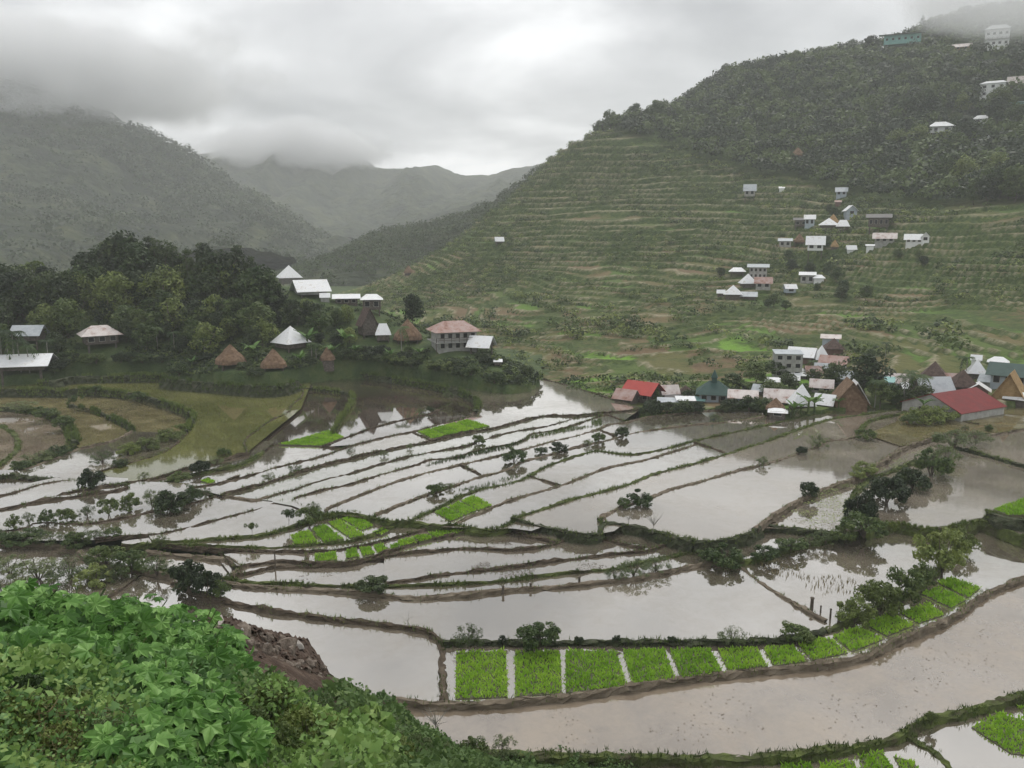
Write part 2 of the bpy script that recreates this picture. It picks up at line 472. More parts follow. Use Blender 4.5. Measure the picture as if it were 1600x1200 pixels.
mh = mesh_np('hillside', Vh[used], remap[Fq[keep]])
attr(mh, 'terrace', TW.ravel()[used])
lipv = np.where((FR < 0.10) | (FR > 0.93), 1.0, 0.0) * TW
attr(mh, 'lip', lipv.ravel()[used])
# one value per terrace field: level number and a cell along the contour
lev = np.floor(qz(hill_s(X, Y) + hill_n(X, Y)))
ang = np.floor((X - 0.15 * Y) / 11.0 + lev * 0.37).astype(int)
fv = _tab[(lev.astype(int) * 31 + 7) % 256, (ang * 13 + 101) % 256]
low = np.clip((10 - Zh) / 10.0, 0, 1)
fv = np.clip(fv * (0.84 + 0.13 * low), 0, 1)
attr(mh, 'field', fv.ravel()[used])
tag(link('hillside', mh, M['hill']), kind='structure')

# --- left knoll
X, Y, Fq = grid_mesh('k', -190, 12, 92, 260, 0.8)
Zk = knoll_h(X, Y); ins = knoll_mask(X, Y)
Zk = np.where(ins, np.maximum(Zk, Z_PLAT - 0.5), Z_PLAT - 0.5)
keep = ins.ravel()[Fq].any(1)
Vk = np.c_[X.ravel(), Y.ravel(), Zk.ravel()]
used = np.unique(Fq[keep]); remap = np.full(len(Vk), -1); remap[used] = np.arange(len(used))
tag(link('knoll', mesh_np('knoll', Vk[used], remap[Fq[keep]], True), M['grassbank']), kind='structure')

from mathutils import Vector
from mathutils.geometry import delaunay_2d_cdt
# --- mountains: silhouettes measured in the photograph, depth from their haze
def mountain(name, sil, d0, d_base, v_base, back, mat, rough, seed, nx=260, ny=120, ridge=1.0):
    """sil: skyline pixels; slope runs from the skyline (distance d0) down to d_base"""
    us = np.linspace(sil[0][0], sil[-1][0], nx)
    sv = np.interp(us, [s[0] for s in sil], [s[1] for s in sil])
    dtop = np.interp(us, [s[0] for s in sil], [s[2] if len(s) > 2 else d0 for s in sil])
    V = np.zeros((ny, nx, 3))
    for j in range(ny):
        s = j / (ny - 1.0) * 1.25
        for_ = np.minimum(s, 1.0)
        d = d_base + (dtop - d_base) * for_
        zt = np.array([at_d(u, v, dd)[2] for u, v, dd in zip(us, sv, dtop)])
        z = Z_PLAT - 2 + (zt - Z_PLAT + 2) * for_ ** 0.85
        x = (us - 800) / FPX * (dtop * CP - (zt - CAMZ) * SP)          # straight back, so the flank keeps its place
        if s > 1:
            d = dtop + (s - 1) / 0.25 * back; z = zt - (s - 1) / 0.25 * back * 0.7
        w = np.clip(1 - abs(s - 1) * 3, 0, 1)
        amp = rough * (1 - 0.85 * w)
        z = z + amp * (fbm(x / 120.0 + seed, d / 120.0, 5)) * 2 + amp * 0.9 * ridge * (np.abs(fbm(x / 90.0 + seed, d / 400.0 + 9, 4)) * -2 + 0.25)
        z = z + rough * 0.10 * fbm(x / 11.0, d / 11.0 + seed, 3)
        V[j, :, 0] = x; V[j, :, 1] = d; V[j, :, 2] = z
    idx = np.arange(nx * ny).reshape(ny, nx)
    Fq = np.stack([idx[:-1, :-1], idx[:-1, 1:], idx[1:, 1:], idx[1:, :-1]], -1).reshape(-1, 4)
    o = link(name, mesh_np(name, V.reshape(-1, 3), Fq, True), mat)
    tag(o, kind='structure')
    return V
M['wooded'] = noise_mat('wooded_slope', [(0.36, (0.012, 0.02, 0.01)), (0.5, (0.034, 0.046, 0.019)), (0.64, (0.075, 0.085, 0.036))], 0.03, 14, 0.95, 1.0, 0.09, bdist=9.0)
mtnV = mountain('left_mountain', [(-420,150,1395),(-250,110,1364),(-120,95,1333),(-40,110,1286),(40,100,1240),(90,120,1224),(140,168,1178),(190,203,1147),(260,225,1116),(330,268,1085),(400,312,1054),(460,346,1030),(510,378,1007),(560,420,992),(620,470,976)], 1200, 520, 470, 220, M['wooded'], 30, 3.1, 320, 150)
farV = mountain('far_ridge', [(200,262,2100),(300,250,2050),(380,232,2000),(470,215,1980),(545,243,1950),(562,246,1950),(590,263,1950),(640,266,1950),(682,258,1950),(720,274,1950),(765,270,1960),(800,262,1960),(830,258,1960),(900,238,1980),(1000,230,2000),(1100,225,2000)], 2000, 1200, 420, 300, M['wooded'], 45, 8.7, 300, 110, 1.0)
midV = mountain('middle_ridge', [(350,330,1150),(420,340,1150),(470,372,1150),(520,392,1150),(560,398,1150),(620,372,1180),(700,335,1220),(770,310,1250),(840,290,1280),(900,270,1300)], 1150, 800, 420, 200, M['wooded'], 30, 5.7, 160, 60)
spurV = mountain('wooded_spur', [(505,440,634),(530,418,634),(545,405,634),(570,375,634),(600,360,634),(640,356,628),(680,350,622),(720,338,616),(770,315,610),(810,292,610),(850,262,610),(900,240,610)], 630, 430, 470, 90, M['wooded'], 10, 1.7, 160, 70)

# ------------------------------------------------------------------ paddies: water sheets and dikes, traced bank by bank
FB = 0.09      # dike crest above its water
def smooth_line(P, step=0.55, closed=False):
    P = np.asarray(P, float)
    if len(P) < 3:
        n = max(2, int(np.linalg.norm(P[-1] - P[0]) / step)); t = np.linspace(0, 1, n)[:, None]
        return P[0] * (1 - t) + P[-1] * t
    out = []
    Q = np.vstack([2 * P[0] - P[1], P, 2 * P[-1] - P[-2]])
    for i in range(1, len(Q) - 2):
        p0, p1, p2, p3 = Q[i - 1], Q[i], Q[i + 1], Q[i + 2]
        n = max(1, int(np.linalg.norm(p2 - p1) / step))
        for t in np.arange(n) / n:
            out.append(0.5 * ((2 * p1) + (-p0 + p2) * t + (2 * p0 - 5 * p1 + 4 * p2 - p3) * t * t + (-p0 + 3 * p1 - 3 * p2 + p3) * t ** 3))
    out.append(P[-1])
    return np.array(out)
def plan(pix, z):
    return np.array([at_z(u, v - 2.0, LV(z) + FB) for u, v in pix])

rng = np.random.RandomState(11)
DIKE_INFO = {
  'bare':  ('earth_dike', 'narrow bare mud dike with clods along its crest between flooded paddies', 'bare mud dikes between the paddies', 'earth'),
  'path':  ('earth_dike', 'broad pale trodden earth dike used as a footpath', 'broad trodden dikes', 'path'),
  'moss':  ('mossy_dike', 'mossy green dike with a grass fringe between flooded paddies', 'mossy green dikes between the paddies', 'moss'),
  'wall':  ('terrace_wall', 'dark mossy retaining wall holding up a flooded terrace', 'dark mossy terrace walls', 'wall'),
  'grassy':('grassy_bank', 'tall grass covered terrace bank below the wooded knoll', 'grassy terrace banks by the knoll', 'wall'),
}
def grass_tufts(P, n, h, spread, rs, wid=0.035):
    """n thin blades round the points P"""
    i = rs.randint(0, len(P), n)
    c = P[i] + np.c_[rs.normal(0, spread, n), rs.normal(0, spread, n), np.zeros(n)]
    a = rs.rand(n) * 6.283; hh = h * (0.5 + rs.rand(n)); le = hh * rs.uniform(0.1, 0.6, n); b = rs.rand(n) * 6.283
    w = wid * (0.6 + 0.8 * rs.rand(n))
    d = np.c_[np.cos(a) * w, np.sin(a) * w, np.zeros(n)]
    t = c + np.c_[np.cos(b) * le, np.sin(b) * le, hh]
    V = np.stack([c - d, c + d, t], 1).reshape(-1, 3)
    return V, np.arange(3 * n).reshape(-1, 3)
M['grass'] = leaf_mat('grass', (0.05, 0.075, 0.02), (0.085, 0.13, 0.03), (0.15, 0.19, 0.05), transl=0.2)
DIKES = []
def dike(pix, z, kind='bare', w=0.5, depth=1.0, slope=0.18, jag=0.085, fringe=None, label=None):
    nm, lab, grp, mk = DIKE_INFO[kind]; lab = label or lab
    P = smooth_line(plan(pix, z)[:, :2], 0.4); z = LV(z)
    n = len(P)
    T = np.gradient(P, axis=0); T /= np.linalg.norm(T, axis=1)[:, None] + 1e-9
    Nn = np.c_[-T[:, 1], T[:, 0]]
    arc = np.cumsum(np.r_[0, np.linalg.norm(np.diff(P, axis=0), axis=1)])
    so = rng.rand() * 90
    wv = w * (0.78 if kind in ('bare', 'moss') else 0.9) * (0.62 + 0.75 * vnoise(arc / 1.3 + so, arc * 0 + so))
    hv = FB + 0.16 * (vnoise(arc / 2.3 + so, arc * 0) - 0.45) + (0.10 * (vnoise(arc / 0.45 + so, arc * 0 + 3) - 0.5) if kind != 'path' else 0)
    if kind == 'grassy': hv = hv + 0.28
    prof = [(-1, -depth, 1), (-1, -depth * 0.45, .5), (-1, -0.08, .12), (-0.9, 0.8, 0), (-0.35, 1.05, 0), (0.35, 1.0, 0), (0.9, 0.8, 0), (1, -0.08, .12), (1, -depth * 0.45, .5), (1, -depth, 1)]
    V = np.zeros((n, len(prof), 3))
    for k, (s, zz, q) in enumerate(prof):
        side = np.sign(s) * (wv * 0.5 * abs(s) + q * depth * slope)
        side = side + rng.normal(0, jag * (1.6 if kind in ('wall', 'grassy') else 0.8), n)
        V[:, k, :2] = P + Nn * side[:, None]
        V[:, k, 2] = z + (zz * hv if zz > 0 else zz) + rng.normal(0, jag * 0.45, n)
    m_ = len(prof); idx = np.arange(n * m_).reshape(n, m_)
    Fq = np.stack([idx[:-1, :-1], idx[:-1, 1:], idx[1:, 1:], idx[1:, :-1]], -1).reshape(-1, 4)
    base = np.array([P[n // 2][0], P[n // 2][1], z])
    o = link(nm, mesh_np(nm, V.reshape(-1, 3) - base, Fq, False), M[mk], loc=base)
    tag(o, lab, 'wall' if kind == 'wall' else ('bank' if kind == 'grassy' else 'dike'), grp)
    if fringe is None: fringe = {'moss': 1.0, 'wall': 0.8, 'grassy': 1.6, 'bare': 0.3, 'path': 0.16}[kind]
    if fringe > 0:
        L = arc[-1]; rs = np.random.RandomState(int(so * 1000) % 99999)
        ids = [2, 3, 4, 5, 6, 7] + ([1, 8] if kind in ('wall', 'grassy', 'moss') else [])
        pts = V[:, ids].reshape(-1, 3) - base
        cnt = int(min(9000, L * 60 * fringe))
        clump = vnoise((pts[:, 0] + base[0]) / 1.3, (pts[:, 1] + base[1]) / 1.3) > 0.42
        if clump.sum() < 20: clump[:] = True
        Vt, Ft = grass_tufts(pts[clump], cnt, 0.20 if kind != 'grassy' else 0.45, 0.08, rs, 0.03 if kind != 'grassy' else 0.06)
        f = link('grass_fringe', mesh_np('grass_fringe', Vt, Ft), M['grass'], parent=o)
        f['kind'] = 'stuff'
    DIKES.append((P, z, kind))
    return o
def water(pix, z, mat, name='paddy_water'):
    P = plan(pix, z)[:, :2]; z = LV(z)
    n = len(P)
    vo, eo, fo, *_ = delaunay_2d_cdt([Vector(p) for p in P], [(i, (i + 1) % n) for i in range(n)], [], 1, 1e-4)
    fo = [f if (vo[f[1]] - vo[f[0]]).cross(vo[f[2]] - vo[f[0]]) > 0 else f[::-1] for f in fo]
    m = bpy.data.meshes.new(name)
    m.from_pydata([(v.x, v.y, z) for v in vo], [], fo); m.update()
    o = link(name, m, M[mat])
    tag(o, kind='structure')
    return o
M['w_mud'] = water_mat('paddy_water', (0.125, 0.104, 0.077), (0.225, 0.193, 0.148), 0.10, gl=0.95)
M['w_brown'] = water_mat('brown_paddy_water', (0.14, 0.109, 0.078), (0.27, 0.22, 0.165), 0.2, gl=0.58)
M['w_right'] = water_mat('silty_paddy_water', (0.17, 0.143, 0.11), (0.27, 0.234, 0.188), 0.14, gl=0.74)
M['w_green'] = water_mat('algae_paddy_water', (0.085, 0.09, 0.03), (0.15, 0.15, 0.055), 0.08, gl=0.5)
M['w_olive'] = water_mat('weedy_paddy_water', (0.10, 0.085, 0.04), (0.19, 0.165, 0.085), 0.3, gl=0.45)
M['w_pale'] = water_mat('pale_green_paddy_water', (0.13, 0.125, 0.085), (0.2, 0.2, 0.14), 0.12, gl=0.95)
M['w_dark'] = water_mat('dark_paddy_water', (0.06, 0.045, 0.034), (0.12, 0.092, 0.07), 0.1, gl=0.9)

F0 = [(470,1085),(560,1108),(640,1150),(700,1168),(770,1177),(830,1179),(1000,1184),(1120,1183),(1240,1178),(1330,1166),(1400,1150),(1440,1128),(1500,1112),(1560,1097),(1640,1076),(1760,1050)]
F1 = [(500,1078),(530,1082),(575,1090),(650,1097),(700,1100),(800,1095),(900,1085),(1000,1070),(1100,1056),(1200,1046),(1300,1035),(1350,1025),(1400,1001),(1450,982),(1500,956),(1525,937),(1550,922),(1600,902),(1680,868),(1760,840)]
F2 = [(270,908),(300,922),(330,932),(400,949),(470,960),(540,968),(600,975),(650,982),(675,990),(692,1004),(760,1003),(900,1003),(1000,1003),(1100,1002),(1200,1000),(1250,995),(1290,984),(1330,969),(1370,951),(1420,931),(1450,906),(1475,880),(1500,850),(1515,828)]
F3 = [(-160,838),(-60,843),(0,847),(50,850),(100,855),(120,861),(135,873),(155,881),(187,886),(225,891),(262,898),(310,905),(362,912),(400,917),(500,922),(600,930),(650,934),(725,929),(800,921),(900,914),(1000,902),(1050,892),(1100,882),(1130,879),(1160,878)]
F3r = [(1130,879),(1162,877),(1200,868),(1250,852),(1300,842),(1350,830),(1380,820),(1412,820),(1450,828),(1510,820),(1530,813),(1560,822),(1600,838),(1680,862),(1760,885)]
F4 = [(250,890),(330,902),(400,910),(480,914),(545,916),(610,916),(680,914),(750,911),(800,906),(875,897),(950,890),(1000,880),(1025,874),(1075,865),(1095,860)]
F5 = [(600,911),(650,905),(700,897),(800,886),(875,876),(962,866),(1012,861),(1037,852),(1050,846)]
F6 = [(362,900),(400,892),(425,886),(475,885),(525,881),(575,874),(625,866),(675,861),(725,857),(775,859),(800,860),(850,855),(885,843),(907,834),(925,839),(975,851),(1007,857)]
F7 = [(366,886),(432,877),(475,880),(540,880),(575,872),(600,864),(625,857),(650,847),(700,837),(750,826),(782,823),(800,826),(830,838),(870,848)]
F8 = [(250,852),(330,858),(400,861),(480,862),(540,857),(600,845),(650,832),(700,820),(717,817),(750,827)]
F9 = [(190,853),(250,851),(330,853),(400,856),(430,855),(500,850),(550,845),(587,835),(612,825),(640,814),(675,819),(712,819)]
F10 = [(238,848),(300,845),(400,838),(450,826),(500,812),(537,805),(550,801),(575,807),(612,816),(640,815)]
F11 = [(150,842),(240,836),(275,830),(325,817),(400,797),(442,783),(462,786),(480,797),(497,808)]
F12 = [(-160,838),(-60,834),(0,830),(37,826),(62,817),(125,820),(175,814),(225,803),(275,792),(312,784),(345,773)]
F12b = [(345,773),(375,778),(400,781),(436,772)]
L1 = [(345,774),(362,769),(400,759),(430,750),(500,728),(550,716),(600,704),(670,690),(725,677),(770,670),(800,662),(850,650),(895,650),(940,646),(1000,641)]
L2 = [(300,763),(350,755),(400,741),(437,730),(500,715),(535,702),(575,691),(612,682),(645,676),(687,664),(725,655),(742,646)]
U1w = [(742,647),(748,635),(742,626),(725,617),(700,610),(650,601),(600,593),(560,588),(520,588)]
R0 = [(432,773),(462,765),(500,752),(550,740),(600,725),(650,712),(725,699),(750,690),(800,676),(850,668),(900,655),(940,648)]
R1 = [(460,780),(467,777),(512,765),(550,757),(587,745),(637,731),(652,727),(670,720),(712,716),(737,707),(775,699),(800,695),(822,687),(832,679),(875,672),(900,664),(940,651),(955,651),(975,659)]
R2 = [(507,800),(520,792),(587,765),(625,752),(665,740),(700,732),(720,727),(750,720),(812,705),(850,694),(900,682),(935,672),(950,665),(980,661),(1000,655),(1025,651),(1125,642),(1185,640)]
R3 = [(585,806),(595,802),(637,785),(675,771),(712,759),(750,746),(775,740),(800,731),(820,721),(850,714),(900,700),(950,689),(980,680),(1012,674),(1075,666),(1150,659),(1205,650)]
R4 = [(640,814),(650,810),(687,794),(725,775),(750,766),(800,755),(825,746),(850,732),(875,722),(912,710),(935,706),(975,711),(1007,709),(1050,700),(1085,690),(1125,681),(1200,665),(1250,653),(1300,644),(1362,639),(1415,636)]
R5 = [(712,819),(720,815),(750,802),(800,782),(875,760),(912,746),(950,732),(1007,720),(1050,707),(1085,696)]
R6 = [(803,811),(850,796),(900,780),(975,760),(1025,741),(1087,725),(1137,710),(1200,690),(1250,672),(1300,656),(1350,649),(1400,642),(1418,643)]
R6w = [(806,808),(803,812),(825,818),(850,823),(875,828),(890,834)]
R7 = [(937,814),(947,805),(975,792),(1012,780),(1050,765),(1100,752),(1150,737),(1200,725),(1250,709),(1282,697),(1290,690),(1325,687),(1340,682),(1355,679),(1375,687),(1408,698)]
R7w = [(945,806),(937,813),(940,818),(960,818),(1000,824),(1050,837),(1085,845)]
R8f = [(1085,846),(1100,847),(1137,842),(1170,834),(1185,824)]
R8 = [(1180,826),(1200,812),(1225,795),(1262,775),(1300,761),(1337,747),(1370,727),(1395,710),(1412,700),(1450,687),(1487,679),(1530,682),(1562,677),(1600,670),(1700,650)]
R8w = [(1180,822),(1200,822),(1240,826),(1290,832),(1320,836)]
B1 = [(1320,800),(1335,775),(1360,750),(1400,735),(1450,715),(1495,697)]        # bushy dike in the upper right ponds
B1r = [(1495,700),(1530,708),(1560,716),(1600,728),(1700,750)]
U0w = [(472,611),(500,612),(540,617),(552,622),(550,631),(540,647),(530,662),(520,680)]
GD = [(462,597),(472,606),(472,620),(455,635),(450,645),(420,660),(400,675),(388,683),(382,694),(386,708)]
L3 = [(504,699),(550,681),(587,668),(630,657),(675,646),(707,631)]
L4 = [(386,709),(400,707),(430,698),(450,693),(470,691),(487,694),(504,700),(530,702)]
MM = [(190,760),(240,757),(300,742),(345,733),(375,727),(400,714),(412,706)]
NN = [(190,757),(250,745),(300,730),(345,719),(375,711),(390,709)]
W1 = [(-120,616),(0,613),(62,613),(100,614),(125,612),(175,615),(212,620),(237,626),(275,638),(300,650),(302,657),(295,668),(292,678)]
W1n = [(292,678),(275,695),(250,710),(210,722),(155,738)]
W2 = [(110,636),(122,640),(150,646),(187,662),(207,675)]
W2n = [(207,675),(175,690),(125,702),(87,717),(37,735)]
W3 = [(-100,640),(0,641),(50,645),(87,655),(105,667),(112,677),(117,695)]
W3n = [(117,695),(75,710),(37,726),(0,742),(-60,765)]
W4 = [(0,665),(20,678),(27,690),(25,705),(0,727),(-30,742)]
V1 = [(-60,752),(17,744),(60,747),(107,750),(125,755),(185,760),(197,756)]
LA = [(-100,796),(0,776),(25,770),(62,758),(107,751)]
LB = [(-100,815),(0,796),(50,785),(100,772),(150,763),(187,759)]
LC = [(0,798),(45,788),(87,781),(137,774),(187,766),(200,760)]

# water sheets: exact where they end above a lower neighbour, run on under the higher neighbour elsewhere
W_ = water
W_([(470,1230),(1240,1178),(1400,1150),(1440,1128),(1560,1097),(1760,1050),(1850,1230)], -0.3, 'w_mud')
W_(F0 + [(1760,820),(1500,900),(1200,1000),(900,1050),(480,1050),(430,1060)], 0.0, 'w_brown')
W_([(500,1078)] + F1[1:] + [(1760,800),(1500,800),(1440,860),(1380,930),(1250,960),(700,970),(300,895),(0,830),(-160,820),(-240,900),(-240,1180),(300,1200),(440,1130),(470,1100)], 0.28, 'w_mud')
W_(F2[:-1] + [(1515,828),(1515,800),(1380,800),(1120,850),(700,900),(300,880)], 0.5, 'w_mud')
W_(F3 + [(1130,860),(1095,840),(600,890),(230,870),(0,830),(-160,820)], 0.72, 'w_mud')
W_(F3r[:6] + [(1380,815),(1380,790),(1300,800),(1180,810),(1080,830),(1090,862)], 0.95, 'w_mud')
W_(F4 + [(1095,840),(1040,840),(600,880),(240,865)], 0.85, 'w_mud')
W_(F5 + [(1050,820),(900,815),(600,870)], 0.97, 'w_mud')
W_(F6 + [(1007,830),(900,810),(780,805),(600,840),(430,862),(340,872)], 1.1, 'w_mud')
W_(F7 + [(870,820),(790,800),(720,808),(600,838),(430,858),(350,866)], 1.25, 'w_mud')
W_(F8 + [(750,812),(640,806),(560,838),(400,850),(250,845)], 1.33, 'w_mud')
W_(F9 + [(712,805),(620,800),(560,792),(480,805),(400,828),(250,838),(190,846)], 1.42, 'w_mud')
W_(F10 + [(640,800),(520,785),(450,770),(400,785),(300,812),(230,832)], 1.5, 'w_mud')
W_([(-160,838),(-60,834),(0,832),(60,845),(150,844)] + F11[1:] + [(497,790),(450,766),(345,765),(225,792),(125,806),(-160,826)], 1.47, 'w_mud')
W_(F12 + [(330,757),(200,752),(0,785),(-160,812)], 1.44, 'w_mud')
W_([(-100,812)] + LC + [(200,748),(110,742),(0,765),(-100,785)], 1.48, 'w_mud')
W_(LB + [(187,752),(150,752),(107,747),(62,754),(25,766),(0,772),(-100,792)], 1.5, 'w_mud')
W_(LA + [(150,745),(107,735),(0,735),(-100,750)], 1.1, 'w_dark')
W_([(200,757)] + MM[1:] + [(430,690),(390,690),(300,720),(200,745)], 1.25, 'w_mud')
W_([(197,760),(250,764),(300,764)] + L2[1:6] + [(530,702),(504,700),(487,694),(470,691),(450,693),(430,698),(400,707),(386,709),(330,730),(240,750)], 0.98, 'w_mud')
W_([(-160,752)] + V1 + [(155,738),(210,722),(250,710),(275,695),(292,678),(207,675),(175,690),(125,702),(87,717),(37,735),(0,742),(-160,762)], 1.4, 'w_mud')
W_(W1[:-1] + W1n + [(190,757),(250,745),(300,730),(345,719),(375,711),(386,708),(420,680),(470,640),(490,590),(300,570),(80,575),(-120,590)], 1.45, 'w_green')
W_(W2 + [(207,692),(250,700),(290,690),(290,640),(240,612),(110,600)], 0.4, 'w_olive')
W_([(117,695),(125,702),(175,690),(207,675),(190,650),(110,620),(-100,610),(-100,640)] + W3[1:-1], 0.3, 'w_olive')
W_([(-60,765),(0,742),(37,728),(75,712),(117,697),(112,650),(50,630),(-100,620)], 0.2, 'w_brown')
W_([(500,690),(504,700),(487,694),(470,691),(450,693),(430,698),(400,707),(386,708),(382,694),(390,683),(420,660),(455,635),(472,606),(560,600),(560,650)], 1.02, 'w_dark')
W_(U0w[:-1] + [(520,682),(504,699),(550,696),(612,682),(645,676),(687,664),(725,655),(742,646),(760,600),(600,580),(460,585)], 1.15, 'w_dark')
W_(L1[::-1] + [(300,763)] + L2[1:] + U1w[1:] + [(500,575),(650,565),(800,570),(846,592),(900,607),(1000,638)], 1.7, 'w_mud')
W_(R0 + [(1000,641),(980,655),(900,690),(600,760),(480,795),(425,785)], 1.58, 'w_pale')
W_([(345,774)] + L1[1:-1] + [(940,660),(800,690),(600,740),(440,785)], 1.55, 'w_pale')
W_(R1[:-1] + [(985,668),(900,700),(600,780),(500,808),(455,790)], 1.61, 'w_mud')
W_(R2 + [(1200,655),(1000,690),(850,725),(620,800),(585,812),(535,806),(505,806)], 1.64, 'w_mud')
W_(R3 + [(1215,660),(1200,675),(1000,720),(850,750),(660,820),(612,817),(584,811)], 1.67, 'w_mud')
W_(R4 + [(1415,645),(1300,660),(1090,705),(900,760),(730,825),(690,824),(640,817)], 1.7, 'w_mud')
W_(R5 + [(1200,668),(1415,640),(1415,655),(1250,690),(1000,770),(830,830),(800,826),(750,827),(712,821)], 1.73, 'w_mud')
W_([(803,811)] + R6[1:] + [(1420,700),(1345,690),(1250,725),(1000,800),(960,830),(930,836),(890,834),(850,823)], 1.78, 'w_right')
W_(R7[1:] + R8[8:0:-1] + [(1180,826),(1170,835),(1137,842),(1100,847),(1085,845),(1050,837),(1000,824),(960,818),(940,818)], 1.85, 'w_right')
W_([(1415,636),(1440,650),(1490,655),(1600,636),(1750,610),(1750,645),(1600,670),(1562,677),(1487,679),(1450,687),(1408,698),(1375,687),(1355,679),(1400,660)], 1.98, 'w_olive')
W_([(1180,826)] + R8[1:11] + [(1495,697),(1530,708),(1600,728),(1750,760),(1800,900),(1600,838),(1560,822),(1530,813),(1510,820),(1450,828),(1412,820),(1380,820),(1320,836),(1290,832),(1240,826)], 1.5, 'w_right')
W_([(1480,685)] + R8[10:] + [(1750,640),(1800,780),(1700,750),(1600,728),(1560,716),(1495,700)], 1.75, 'w_right')

W_([(-160,842),(0,850),(120,863),(155,883),(227,892),(187,922),(110,955),(0,965),(-160,905)], 0.44, 'w_mud')
dike(F0, 0.0, 'moss', 0.6, 0.7, label='grassy mossy dike along the near shore of the wide brown pond')
dike([(1400,1150),(1440,1165),(1480,1195),(1500,1230)], -0.3, 'moss', 0.35, 0.5, label='short forked dike dividing the lowest corner pond')
dike(F1, 0.28, 'path', 0.36, 0.45, label='curving trodden dike between the row of seedbeds and the wide brown pond')
dike(F2[:10], 0.5, 'bare', 0.3, 0.45, label='bare mud dike bending to the cross dike beside the first seedbed')
dike(F2[9:17], 0.5, 'wall', 0.3, 0.5, label='low mossy wall behind the row of seedbeds')
dike(F2[16:], 0.5, 'moss', 0.4, 0.5, label='bushy mossy dike running up from the seedbeds to the ledge')
dike([(676,990),(688,1006),(690,1030),(692,1060),(694,1097)], 0.3, 'bare', 0.5, 0.5, jag=0.08, label='stout bare cross dike beside the first seedbed')
dike(F3, 0.72, 'path', 0.4, 0.4, label='long trodden path dike behind the big silver pond')
dike(F3r[:6], 0.95, 'moss', 0.4, 0.6, fringe=2.5, label='mossy dike from the three way junction towards the thicket')
dike(F3r[5:], 1.5, 'moss', 0.42, 0.9, 0.3, fringe=3.5, label='mossy bank below the thicket and the silty upper pond')
dike([(1148,879),(1165,893),(1185,908),(1210,924),(1240,943),(1262,957),(1290,972)], 0.53, 'path', 0.38, 0.4, label='trodden cross dike with posts at its lower end')
dike([(225,893),(205,908),(187,922),(150,942),(110,955)], 0.3, 'bare', 0.45, 0.6, label='clumpy bare dike running down towards the lobed leaf plants')
DL = {id(F4): 'thin mossy dike just behind the long trodden path', id(F5): 'thin bare dike forking from the mossy one behind the path', id(F6): 'wavy bare dike in front of the stubble pond', id(F7): 'bare dike along the front of the narrow strip of seedbeds', id(F8): 'thin bare dike behind the narrow strip of seedbeds', id(F9): 'mossy dike along the front of the fan of seedbeds', id(F10): 'thick mossy dike behind the fan of seedbeds', id(F11): 'bare dike with clods below the biggest dark bush reflection', id(F12): 'bare dike lined with the row of bushes', id(F12b): 'double trodden dike with a clump at its end behind the small round trees',
      id(R2): 'trodden dike with a pale crest ending at the fan of seedbeds', id(R3): 'trodden dike with small bushes along it', id(R4): 'mossy dike with a bulging bend above the three seedbeds', id(R5): 'double rutted dike just below the three seedbeds', id(R6): 'long straight mossy green dike beside the big upper pond', id(R7): 'broad pale trodden dike along the back of the big upper pond', id(R8): 'broad brown trodden dike with the compact round bush', id(W2n): 'pale straight path dike beside the sunken fields',
      id(MM): 'mossy dike below the green pond, with a few bushes', id(GD): 'winding thin dike between the green pond and the dark pond', id(L3): 'bare dike from the dark wedge to the curving grassy bank', id(L4): 'arched bare dike along the far seedbeds in the dark pond', id(L2): 'dark dike that bounds the far seedbeds by the silver pond', id(V1): None}
for nm_, z_, k_, w_, dp_ in [(F4,0.85,'moss',0.24,0.35),(F5,0.97,'bare',0.22,0.35),(F6,1.1,'bare',0.28,0.4),(F7,1.25,'bare',0.26,0.4),(F8,1.33,'bare',0.2,0.3),(F9,1.42,'moss',0.24,0.3),(F10,1.5,'moss',0.4,0.3),(F11,1.47,'bare',0.25,0.25),(F12,1.47,'bare',0.25,0.25),(F12b,1.58,'path',0.3,0.35),
        (L1,1.7,'bare',0.22,0.3),(L2,1.7,'bare',0.26,0.6),(R0,1.58,'bare',0.24,0.3),(R1,1.61,'bare',0.24,0.3),(R2,1.64,'path',0.28,0.3),(R3,1.67,'path',0.3,0.3),(R4,1.70,'moss',0.36,0.3),(R5,1.73,'path',0.3,0.3),
        (R6,1.78,'moss',0.46,0.4),(R7,1.85,'path',0.48,0.4),(R8,1.9,'path',0.5,0.4),(LA,1.5,'bare',0.24,0.5),(LB,1.5,'bare',0.26,0.3),(LC,1.5,'bare',0.24,0.3),(MM,1.25,'moss',0.3,0.4),(NN,1.45,'bare',0.24,0.4),
        (GD,1.45,'bare',0.26,0.4),(L3,1.17,'bare',0.24,0.3),(L4,0.98,'bare',0.26,0.3),(W1n,1.45,'bare',0.24,0.5),(W2n,1.4,'path',0.3,0.5)]:
    dike(nm_, z_, k_, w_, dp_, label=DL.get(id(nm_)))
dike(R6w, 1.78, 'wall', 0.34, 0.8, 0.22, label='short mossy wall at the end of the narrow upper pond')
dike(R7w, 1.85, 'wall', 0.45, 1.0, 0.25, label='tall dark mossy wall under the bare leafless shrub')
dike(R8f, 1.85, 'wall', 0.38, 0.9, 0.25, label='mossy wall along the foot of the big upper pond')
dike(R8w, 1.5, 'wall', 0.45, 1.0, 0.25, label='dark stony wall under the weedy corner pond')
dike(B1, 1.55, 'moss', 0.6, 0.4, label='mossy dike under the thicket of dark bushes')
dike(B1r, 1.75, 'wall', 0.4, 0.5, label='low dark wall between the silty pond and the village side pond')
dike(U1w, 1.7, 'grassy', 0.35, 0.9, 0.3, label='long curving grassy bank below the two storey house')
dike(U0w, 1.15, 'grassy', 0.3, 0.6, 0.3, label='short hooked grassy bank between two dark brown ponds')
